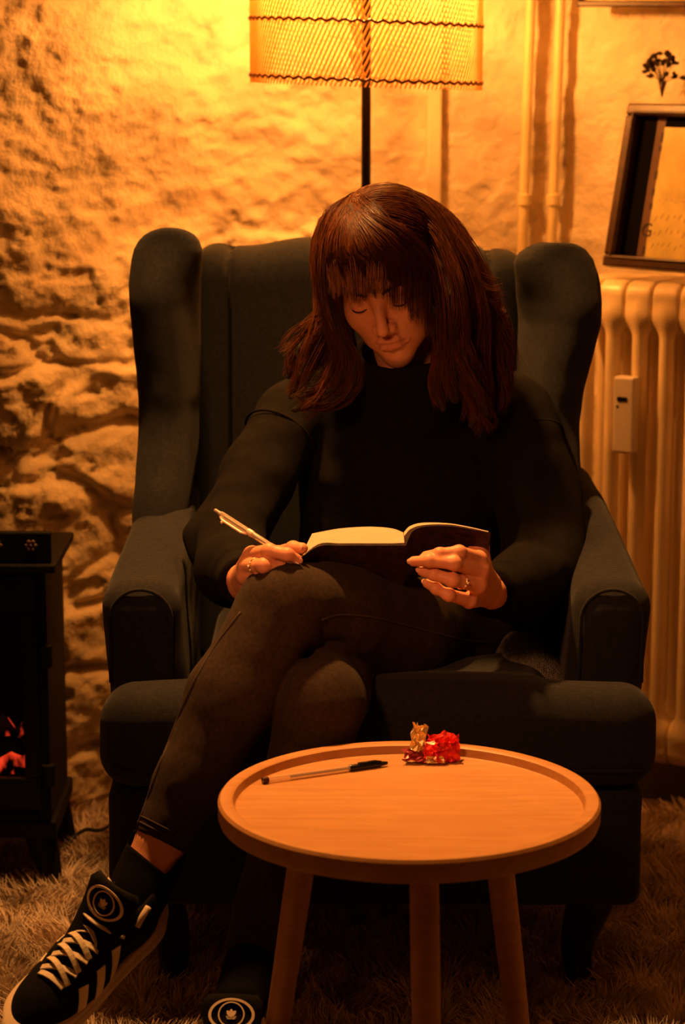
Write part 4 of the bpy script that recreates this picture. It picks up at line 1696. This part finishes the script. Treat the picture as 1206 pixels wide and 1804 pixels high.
# ------------------------------------------------------------------ hair
# locks: photo pixel, pixel, depth and radius (m) along each lock; strands per lock; wave (m)
LOCKS = [
    # fringe
    ([(640, 372, 3.620, .006), (622, 386, 3.572, .009), (603, 420, 3.520, .020), (596, 470, 3.484, .017), (604, 530, 3.464, .015)], 240, .0012),
    ([(648, 370, 3.620, .006), (640, 384, 3.564, .010), (632, 420, 3.502, .022), (628, 470, 3.460, .018), (632, 532, 3.440, .015)], 270, .0012),
    ([(656, 368, 3.620, .006), (658, 382, 3.562, .010), (662, 418, 3.496, .022), (662, 468, 3.450, .018), (660, 524, 3.434, .015)], 270, .0012),
    ([(664, 368, 3.620, .006), (676, 382, 3.564, .010), (692, 420, 3.498, .022), (700, 474, 3.456, .018), (702, 546, 3.446, .015)], 270, .0012),
    ([(670, 368, 3.620, .006), (694, 384, 3.570, .010), (720, 426, 3.508, .022), (734, 488, 3.470, .018), (738, 570, 3.456, .015)], 270, .0012),
    ([(676, 368, 3.620, .006), (712, 388, 3.580, .010), (744, 434, 3.522, .022), (764, 500, 3.488, .018), (768, 596, 3.476, .014)], 250, .0014),
    # image-left side
    ([(640, 356, 3.60, .016), (594, 384, 3.57, .022), (578, 450, 3.545, .024), (580, 520, 3.535, .021), (594, 580, 3.53, .019), (606, 640, 3.53, .018), (580, 690, 3.53, .012)], 360, .009),
    ([(634, 358, 3.63, .016), (584, 400, 3.61, .022), (574, 470, 3.59, .024), (582, 540, 3.57, .024), (566, 600, 3.55, .022), (536, 650, 3.545, .016), (512, 700, 3.54, .007)], 330, .010),
    ([(634, 360, 3.66, .016), (586, 420, 3.66, .026), (582, 510, 3.64, .028), (590, 590, 3.60, .026), (600, 660, 3.56, .022), (560, 705, 3.54, .014), (520, 722, 3.535, .010)], 300, .010),
    ([(604, 600, 3.535, .012), (622, 650, 3.53, .016), (612, 690, 3.53, .014), (570, 712, 3.53, .010), (526, 700, 3.535, .005)], 190, .009),
    ([(580, 560, 3.55, .012), (546, 596, 3.55, .014), (520, 630, 3.55, .010), (508, 668, 3.55, .005)], 120, .010),
    # top, swept over the crown from the parting
    ([(612, 364, 3.60, .008), (650, 348, 3.580, .012), (700, 348, 3.562, .016), (748, 374, 3.545, .020), (785, 436, 3.530, .020), (800, 510, 3.525, .018)], 420, .002),
    ([(620, 358, 3.63, .008), (668, 346, 3.620, .012), (722, 352, 3.605, .016), (772, 388, 3.585, .020), (808, 448, 3.570, .020), (838, 510, 3.565, .016)], 420, .002),
    ([(616, 362, 3.61, .008), (660, 347, 3.600, .012), (710, 350, 3.585, .016), (760, 380, 3.568, .020), (798, 442, 3.552, .020), (822, 512, 3.545, .016)], 380, .002),
    ([(630, 358, 3.67, .012), (690, 350, 3.675, .016), (748, 368, 3.665, .020), (794, 416, 3.650, .024), (828, 488, 3.635, .022), (852, 560, 3.62, .020)], 320, .003),
    ([(600, 372, 3.59, .010), (590, 400, 3.575, .016), (578, 440, 3.56, .014)], 90, .002),
    ([(655, 352, 3.60, .012), (620, 372, 3.565, .018), (606, 400, 3.54, .016)], 110, .002),
    # image-right side
    ([(680, 362, 3.58, .016), (752, 408, 3.535, .022), (786, 480, 3.51, .024), (796, 560, 3.50, .024), (790, 640, 3.51, .024), (800, 700, 3.53, .018)], 420, .009),
    ([(690, 356, 3.60, .016), (770, 400, 3.56, .022), (814, 480, 3.545, .026), (830, 560, 3.54, .028), (826, 640, 3.54, .026), (842, 710, 3.545, .018), (830, 750, 3.55, .008)], 400, .010),
    ([(690, 354, 3.62, .016), (776, 396, 3.60, .022), (826, 468, 3.585, .024), (856, 530, 3.575, .020), (876, 552, 3.575, .012), (892, 548, 3.575, .004)], 260, .004),
    ([(700, 356, 3.65, .016), (784, 404, 3.64, .024), (834, 490, 3.62, .028), (864, 580, 3.60, .026), (874, 660, 3.59, .024), (868, 720, 3.59, .014)], 360, .010),
    ([(836, 500, 3.58, .012), (862, 570, 3.57, .016), (878, 630, 3.57, .016), (886, 690, 3.58, .010), (876, 730, 3.58, .004)], 170, .010),
    ([(800, 560, 3.51, .014), (812, 620, 3.505, .020), (836, 680, 3.52, .016), (856, 730, 3.54, .010)], 170, .010),
    ([(770, 560, 3.50, .010), (778, 620, 3.505, .014), (768, 680, 3.52, .012), (780, 720, 3.53, .010)], 140, .004),
    # flyaways
    ([(800, 450, 3.55, .012), (846, 500, 3.55, .016), (884, 524, 3.56, .018)], 70, .010),
    ([(850, 520, 3.57, .012), (884, 590, 3.57, .018), (896, 660, 3.58, .020)], 70, .010),
    ([(600, 620, 3.53, .012), (570, 680, 3.53, .018), (520, 716, 3.53, .020)], 70, .010),
    ([(840, 690, 3.54, .016), (850, 730, 3.55, .018), (858, 765, 3.555, .016)], 90, .008),
    ([(580, 540, 3.56, .012), (536, 590, 3.56, .018), (504, 630, 3.56, .022)], 80, .008),
]


def build_hair():
    guides = [([PX(a, b, c) for a, b, c, r in g], np.array([r for a, b, c, r in g])) for g, n, w in LOCKS]

    # the fringe is combed forward over the skull from the parting before it falls
    for i, x in enumerate((-0.62, -0.36, -0.10, 0.16, 0.42, 0.68)):
        p0 = np.array((-0.28, 0.95, 0.10 + 0.02 * i))
        p1 = np.array((x, 0.46, 0.86 - 0.30 * x * x))
        p0, p1 = p0 / np.linalg.norm(p0), p1 / np.linalg.norm(p1)
        om = math.acos(p0 @ p1)
        up_ = []
        for q in (0.0, 0.4, 0.75, 1.0):
            U = (math.sin((1 - q) * om) * p0 + math.sin(q * om) * p1) / math.sin(om)
            up_.append(HC + HM @ (np.array((0, 0.034, -0.032)) + U * (0.98 + 0.06 * q) * np.array((0.085, 0.082, 0.100))))
        p, r = guides[i]
        guides[i] = (up_ + [p[-2] + (0, 0.020, 0.002), p[-1] + (0, 0.010, 0)], np.array((.005, .011, .015, .017, .018, .015)))

    def fn(P):
        # the mass of hair: a cap round the skull and the cores of the locks
        L = (P - HC) @ HM
        d = ell(L, (0, 0.034, -0.032), (0.083, 0.080, 0.092))
        d = smax(d, -ell(L, (0, -0.06, 0.10), (0.062, 0.115, 0.09)), 0.01)
        for i, (p, r) in enumerate(guides[:24]):
            if i in (15, 16):
                continue
            cp_ = spline(p, 9)[:8 if i < 6 else 9]
            cr_ = np.interp(np.linspace(0, 1, 9), np.linspace(0, 1, len(r)), r) * np.linspace(0.66, 0.50, 9)
            d = smin(d, chain(P, list(zip(cp_, np.maximum(cr_, 0.002))), 0.006), 0.010)
        return d + 0.0012 * vnoise(P * np.array((140, 140, 18.0)), 4)
    lo, hi = PX(495, 745, 3.6) - (0.0, 0.2, 0.0), PX(905, 335, 3.6) + (0, 0.2, 0.02)
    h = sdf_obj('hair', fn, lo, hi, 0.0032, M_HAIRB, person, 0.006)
    rng = np.random.default_rng(12)
    VV, FF, o = [], [], 0
    m = 13

    def grow(S, thick):
        nonlocal o
        n = len(S)
        t = np.linspace(0, 1, m)
        T = np.gradient(S, axis=1)
        T /= np.linalg.norm(T, axis=2)[..., None] + 1e-9
        ref = np.array((0.3, -0.9, 0.3))
        Ux = np.cross(T, ref)
        Ux /= np.linalg.norm(Ux, axis=2)[..., None] + 1e-9
        Uy = np.cross(T, Ux)
        rr = thick * (1 - 0.65 * t ** 2)[None, :, None]
        ring = [S + rr * (math.cos(b) * Ux + math.sin(b) * Uy) for b in (0.5, 2.6, 4.7)]
        X = np.stack(ring, 2).reshape(-1, 3)
        VV.append(X)
        base = (np.arange(n)[:, None, None] * m + np.arange(m - 1)[None, :, None]) * 3
        k = np.arange(3)[None, None, :]
        l = (k + 1) % 3
        FF.append(np.stack([base + k, base + l, base + 3 + l, base + 3 + k], -1).reshape(-1, 4) + o)
        o += len(X)

    # strands combed over the skull from the parting: to both sides, to the back and forward into the fringe
    def cap(n, kind):
        if kind == 0:      # forward
            p0 = np.stack([rng.normal(-0.30, 0.05, n), np.full(n, 0.93), rng.uniform(-0.25, 0.40, n)], -1)
            x = rng.uniform(-0.72, 0.72, n)
            p1 = np.stack([x, -0.02 + rng.uniform(-0.12, 0.12, n), np.sqrt(1 - x * x * 0.9)], -1)
        else:
            s = rng.uniform(-1, 1, n)
            p0 = np.stack([np.full(n, -0.30) + rng.normal(0, 0.03, n), np.cos(s * 0.95), np.sin(s * 0.95) - 0.05], -1)
            ph = R(58) + (1 - (s + 1) / 2) * R(112) + rng.normal(0, 0.10, n)
            sd = -1 if kind == 1 else 1
            p1 = np.stack([sd * np.sin(ph), np.full(n, -0.38) + rng.uniform(-0.2, 0.1, n), np.cos(ph)], -1)
        p0 /= np.linalg.norm(p0, axis=1)[:, None]
        p1 /= np.linalg.norm(p1, axis=1)[:, None]
        om = np.arccos(np.clip((p0 * p1).sum(1), -0.99, 0.99))
        t = np.linspace(0, 1, m)
        a = np.sin((1 - t)[None] * om[:, None]) / np.sin(om)[:, None]
        b = np.sin(t[None] * om[:, None]) / np.sin(om)[:, None]
        U = a[..., None] * p0[:, None] + b[..., None] * p1[:, None]
        rad = 1.01 + rng.uniform(0.0, 0.05, n)[:, None] + 0.04 * np.sin(t * math.pi)[None] + 0.012 * np.sin(rng.uniform(0, 6.3, n)[:, None] + 5 * t)
        if kind == 0:
            rad = rad + 0.07 * t[None] ** 1.5
        Lc = np.array((0, 0.034, -0.032)) + U * rad[..., None] * np.array((0.085, 0.082, 0.094 if kind else 0.104))
        grow(HC + Lc @ HM.T, 0.00050)
    cap(1700, 0)
    cap(1100, 1)
    cap(2000, 2)
    for (pts, rad), (g, n, wave) in zip(guides, LOCKS):
        c = spline(pts, m)
        r = np.interp(np.linspace(0, 1, m), np.linspace(0, 1, len(rad)), rad)
        tg = np.gradient(c, axis=0)
        tg /= np.linalg.norm(tg, axis=1)[:, None]
        u = np.zeros_like(c)
        v = np.zeros_like(c)
        uu = frame_of(tg[0])[0]
        for i in range(m):
            uu = uu - tg[i] * (uu @ tg[i])
            uu /= np.linalg.norm(uu)
            u[i], v[i] = uu, np.cross(tg[i], uu)
        a = rng.uniform(0, 2 * math.pi, n)
        q = np.sqrt(rng.uniform(0.25, 1, n)) * 1.02
        t = np.linspace(0, 1, m)
        tw = rng.normal(0, 0.25, n)[:, None] * t
        sp = 1 + rng.normal(0, 0.10, n)[:, None] * t
        A = a[:, None] + tw
        off = (np.cos(A) * (q[:, None] * sp * r))[..., None] * u + (np.sin(A) * (q[:, None] * sp * r))[..., None] * v
        cl = np.floor(a / (2 * math.pi) * 7)                              # strands clump into wisps
        ph = cl * 1.9 + rng.normal(0, 0.25, n)
        wv = wave * t * np.sin(ph[:, None] + t * (7 + cl[:, None] * 0.5))
        off = off + wv[..., None] * u + (wave * t * np.cos(ph[:, None] * 1.3 + t * 6))[..., None] * v
        S = c[None] + off
        # uneven ends
        end = 1 - np.abs(rng.normal(0, 0.04 if wave < 0.0015 else 0.13, n))
        ti = t[None] * end[:, None] * (m - 1)
        i0 = np.clip(ti.astype(int), 0, m - 2)
        fr = (ti - i0)[..., None]
        ar = np.arange(n)[:, None]
        S = S[ar, i0] * (1 - fr) + S[ar, i0 + 1] * fr
        grow(S, 0.00050)
    st = mesh_obj('hair_strands', np_mesh('hair_strands', np.concatenate(VV), np.concatenate(FF)), M_HAIR, h, True)
    st['kind'] = 'stuff'


build_hair()
# ------------------------------------------------------------------ notebook
M_PAGE = mat('cream book pages', (0.80, 0.66, 0.44), 0.7, 0.10, 300.0, 0.2, 900.0, stretch=(0.1, 0.1, 8))
M_COVER = mat('dark marbled cover', (0.030, 0.012, 0.009), 0.42, 0.9, 90.0, dark=(0.010, 0.004, 0.003), detail=8)


def build_book():
    # local axes: x along the spread, y up the page (away from the reader, towards the viewer and raised), z page normal
    th = R(38)
    ey = np.array((0, -math.cos(th), math.sin(th)))       # from her to the far edge of the page
    ez = np.array((0, math.sin(th), math.cos(th)))        # page normal, towards her face
    ex = np.array((1.0, 0, 0))
    o0 = PX(714, 950, 3.20)                               # spine, far edge, page level
    t = thing('notebook', 'open notebook with a dark marbled cover resting on the crossed knee', 'notebook', tuple(o0))
    Hh = 0.165

    def at(x, y, z):
        return o0 + ex * x + ey * (y - 0.0) + ez * z
    # profiles of the far edge: left block thick, right leaf thin and raised
    def strip(name, top, bot, m):
        V, F = [], []
        n = len(top)
        for y in (0.0, -Hh):
            for p in top:
                V.append(at(p[0], y, p[1]))
            for p in bot:
                V.append(at(p[0], y, p[1]))
        for i in range(n - 1):
            F.append((i, i + 1, n + i + 1, n + i))
            F.append((2 * n + i, 3 * n + i, 3 * n + i + 1, 2 * n + i + 1))
            F.append((i, 2 * n + i, 2 * n + i + 1, i + 1))
            F.append((n + i, n + i + 1, 3 * n + i + 1, 3 * n + i))
        F.append((0, n, 3 * n, 2 * n))
        F.append((n - 1, 3 * n - 1, 4 * n - 1, 2 * n - 1))
        return MB().add(V, F).build(name, m, t, True, auto=35)
    k = 3.28 / FPX

    def pr(pts):
        # pixel offsets from the spine point, turned into book-plane x and z
        return spline([((a - 714) * k, (950 - b) * k / math.cos(th - PITCH), 0) for a, b in pts], 22)[:, :2]
    lt = pr([(710, 938), (690, 931), (650, 928), (600, 931), (565, 937), (550, 940)])
    lb = pr([(712, 956), (690, 957), (650, 957), (600, 957), (562, 958), (528, 984)])
    strip('left_pages', lt[::-1], lb[::-1], M_PAGE)
    lb2 = pr([(714, 961), (690, 961), (650, 961), (600, 961), (560, 963), (522, 990)])
    strip('left_cover', (lb - (0, 0.0004))[::-1], lb2[::-1], M_COVER)
    rt = pr([(711, 938), (722, 927), (745, 921), (790, 922), (830, 929), (860, 936)])
    rb = pr([(712, 944), (723, 932), (746, 925), (790, 924), (830, 930.5), (859, 937)])
    strip('right_pages', rt, rb, M_PAGE)
    rb2 = pr([(714, 962), (726, 937), (748, 928), (790, 927), (831, 933), (864, 939)])
    strip('right_cover', rb - (0, 0.0003), rb2, M_COVER)


build_book()


# ------------------------------------------------------------------ pens
M_CLEAR = mat('clear plastic', (0.9, 0.75, 0.6), 0.15)
_N, _L = M_CLEAR.node_tree.nodes, M_CLEAR.node_tree.links
_t = _N.new('ShaderNodeBsdfTransparent')
_t.inputs['Color'].default_value = (0.93, 0.86, 0.78, 1)
_x = _N.new('ShaderNodeMixShader')
_x.inputs['Fac'].default_value = 0.30
_L.new(_t.outputs['BSDF'], _x.inputs[1])
_L.new(_N['Principled BSDF'].outputs['BSDF'], _x.inputs[2])
_L.new(_x.outputs['Shader'], _N['Material Output'].inputs['Surface'])
M_BLK = mat('black plastic', (0.008, 0.008, 0.009), 0.25)
M_INKT = mat('dark ink tube', (0.03, 0.012, 0.008), 0.4)
M_PALE = mat('pale pen plastic', (0.75, 0.55, 0.42), 0.3)


def rod(t, name, a, b, pairs, m, n=14):
    a, b = np.asarray(a), np.asarray(b)
    return MB().tube([a + (b - a) * s for s, r in pairs], [r for s, r in pairs], n).build(name, m, t, True, auto=40)


def build_held_pen():
    a, b = PX(382, 901, 3.235), PX(520, 990, 3.150)
    t = thing('click_pen', 'clear ballpoint pen with a clip held in the writing hand', 'pen', tuple(a))
    rod(t, 'barrel', a, b, [(0.04, 0.0035), (0.06, 0.0046), (0.90, 0.0046), (0.97, 0.0022)], M_CLEAR)
    rod(t, 'ink_tube', a, b, [(0.10, 0.0017), (0.92, 0.0017)], M_INKT, 8)
    rod(t, 'push_button', a, b, [(-0.03, 0.0022), (-0.02, 0.0027), (0.05, 0.0027)], mat('grey plastic', (0.35, 0.28, 0.26), 0.35))
    rod(t, 'collar', a, b, [(0.40, 0.0050), (0.46, 0.0050)], M_PALE)
    rod(t, 'point', a, b, [(0.95, 0.0030), (1.04, 0.0006)], M_PALE)
    dn = np.array((-0.35, -0.6, -0.65)) * 0.0075
    d = b - a
    MB().tube([a + d * 0.06 + dn * 0.5, a + d * 0.10 + dn, a + d * 0.34 + dn, a + d * 0.40 + dn * 0.6], [0.0022, 0.0030, 0.0028, 0.0022], 8, flat=0.6).build('clip', M_PALE, t, True)
    MB().sphere(a + d * 0.10 + dn * 1.5, 0.0022, 8, 6).build('clip_bead', M_PALE, t, True)


build_held_pen()

# ------------------------------------------------------------------ side table
M_OAK = None


def oak():
    m = mat('oiled oak', (0.42, 0.22, 0.085), 0.48)
    N, L = m.node_tree.nodes, m.node_tree.links
    b = N['Principled BSDF']
    tc = N.new('ShaderNodeTexCoord')
    mp = N.new('ShaderNodeMapping')
    mp.inputs['Scale'].default_value = (1.2, 12, 12)
    nz = N.new('ShaderNodeTexNoise')
    nz.inputs['Scale'].default_value = 6
    nz.inputs['Detail'].default_value = 6
    nz.inputs['Distortion'].default_value = 0.6
    cr = N.new('ShaderNodeValToRGB')
    cr.color_ramp.elements[0].position = 0.3
    cr.color_ramp.elements[0].color = (0.40, 0.185, 0.062, 1)
    cr.color_ramp.elements[1].position = 0.7
    cr.color_ramp.elements[1].color = (0.50, 0.25, 0.090, 1)
    L.new(tc.outputs['Object'], mp.inputs['Vector'])
    L.new(mp.outputs['Vector'], nz.inputs['Vector'])
    L.new(nz.outputs['Fac'], cr.inputs['Fac'])
    L.new(cr.outputs['Color'], b.inputs['Base Color'])
    return m


M_OAK = oak()
TZ = 0.470
TC = PZ(720, 1402, TZ)


def build_table():
    t = thing('side_table', 'round wooden tray-top side table on splayed legs in front of the armchair', 'table', (TC[0], TC[1], 0))
    r = 0.2430
    prof = [(0.0, -0.032), (r - 0.010, -0.032), (r - 0.002, -0.028), (r, -0.022), (r, -0.004), (r - 0.003, 0.0), (r - 0.016, 0.0), (r - 0.019, -0.002), (r - 0.0215, -0.0125), (r - 0.025, -0.014), (0.0, -0.014)]
    prof = [(max(a, 0.0005), b) for a, b in prof]
    MB().lathe(prof, (TC[0], TC[1], TZ), 128).build('tabletop', M_OAK, t, True, auto=35)
    for ang in (-84, 157, 36):
        c, s = math.cos(R(ang)), math.sin(R(ang))
        a = (TC[0] + 0.138 * c, TC[1] + 0.138 * s, TZ - 0.031)
        b = (TC[0] + 0.205 * c, TC[1] + 0.205 * s, 0.0)
        MB().tube([np.array(a) + (np.array(b) - a) * q for q in (0, 0.3, 0.97, 1.0)], [0.0178, 0.0182, 0.0150, 0.0135], 24).build('leg', M_OAK, t, True, auto=40)


build_table()
SURF = TZ - 0.014


def build_table_pen():
    a, b = PZ(462, 1375, SURF + 0.0046), PZ(682, 1344, SURF + 0.0046)
    t = thing('capped_pen', 'clear ballpoint pen with a black cap lying on the round table', 'pen', tuple(a))
    rod(t, 'barrel', a, b, [(0.015, 0.0041), (0.70, 0.0041), (0.74, 0.0034)], M_CLEAR, 6)
    rod(t, 'ink_tube', a, b, [(0.22, 0.0014), (0.74, 0.0014)], M_INKT, 8)
    rod(t, 'end_plug', a, b, [(0.0, 0.0042), (0.02, 0.0044), (0.045, 0.0042)], mat('brown plug', (0.05, 0.015, 0.01), 0.3))
    cp = rod(t, 'cap', a, b, [(0.69, 0.0040), (0.70, 0.0047), (0.80, 0.0046), (0.93, 0.0040), (1.0, 0.0020)], M_BLK)
    d = b - a
    up = np.array((0, -0.3, 0.95)) * 0.0050
    MB().tube([a + d * 0.95 + up * 0.8, a + d * 0.90 + up * 1.2, a + d * 0.76 + up * 1.3], [0.0010, 0.0014, 0.0010], 6).build('cap_clip', M_BLK, cp, True)


build_table_pen()


def build_wrapper():
    c = PZ(757, 1342, SURF)
    t = thing('sweet_wrapper', 'crumpled red and gold foil sweet wrapper on the round table', 'wrapper', tuple(c))
    m_red = mat('red foil', (0.85, 0.045, 0.035), 0.28, 0.25, 90.0, metal=0.35)
    m_gold = mat('gold foil inside', (0.90, 0.66, 0.30), 0.25, metal=0.7, var=0.2, vscale=80.0)
    m_dark = mat('wine red foil', (0.22, 0.015, 0.02), 0.3, metal=0.4)

    def crumple(name, o, ax, ay, nx, ny, amp, seed, m, curl):
        """a crumpled sheet: a grid with sharp ridged folds and real thickness"""
        u, v = np.meshgrid(np.linspace(-1, 1, nx), np.linspace(-1, 1, ny), indexing='ij')
        u, v = u.ravel(), v.ravel()
        P = np.stack([u * 1.6, v * 1.6, np.full_like(u, seed)], -1)
        h = 1 - 2 * np.abs(vnoise(P * 1.7, seed)) + 0.5 * (1 - 2 * np.abs(vnoise(P * 3.9, seed + 1)))
        jx, jy = 0.22 * vnoise(P * 2.4, seed + 2), 0.22 * vnoise(P * 2.4, seed + 3)
        az = np.cross(ax, ay)
        az = az / np.linalg.norm(az)
        V = np.asarray(o) + (u + jx)[:, None] * ax + (v + jy)[:, None] * ay + (amp * h + curl * (u * u + 0.6 * v * v))[:, None] * az
        V[:, 2] = np.maximum(V[:, 2], SURF + 0.0006)
        id_ = np.arange(nx * ny).reshape(nx, ny)
        F = np.stack([id_[:-1, :-1].ravel(), id_[1:, :-1].ravel(), id_[1:, 1:].ravel(), id_[:-1, 1:].ravel()], -1)
        ob = mesh_obj(name, np_mesh(name, V, F), m, t, False)
        sm = ob.modifiers.new('thickness', 'SOLIDIFY')
        sm.thickness = 0.0003
        return ob
    X, Y_, Z = np.array((1.0, 0, 0)), np.array((0, 1.0, 0)), np.array((0, 0, 1.0))
    crumple('red_fold', c + (0.018, 0.004, 0.020), X * 0.021, (Y_ * 0.7 + Z * 0.75) * 0.019, 11, 11, 0.006, 3, m_red, -0.004)
    crumple('red_fold', c + (0.022, -0.003, 0.015), (X * 0.9 + Y_ * 0.3) * 0.017, (Z * 0.95 + Y_ * 0.25) * 0.014, 9, 9, 0.005, 11, m_red, 0.003)
    crumple('red_fold', c + (0.006, -0.004, 0.012), (X * 0.95 - Z * 0.1) * 0.016, (Z * 0.8 + Y_ * 0.5) * 0.010, 9, 9, 0.005, 19, m_red, 0.003)
    crumple('gold_fold', c + (-0.014, 0.004, 0.034), (X * 0.9 - Y_ * 0.4) * 0.0115, (Z * 0.98 + X * 0.05) * 0.0175, 9, 10, 0.0035, 27, m_gold, 0.002)
    crumple('wine_fold', c + (-0.014, -0.004, 0.008), X * 0.022, (Y_ * 0.85 + Z * 0.4) * 0.012, 10, 8, 0.004, 35, m_dark, 0.0)
    crumple('gold_fold', c + (0.006, -0.012, 0.006), X * 0.012, (Z * 0.7 + Y_ * 0.3) * 0.006, 8, 6, 0.003, 43, m_gold, 0.002)


build_wrapper()
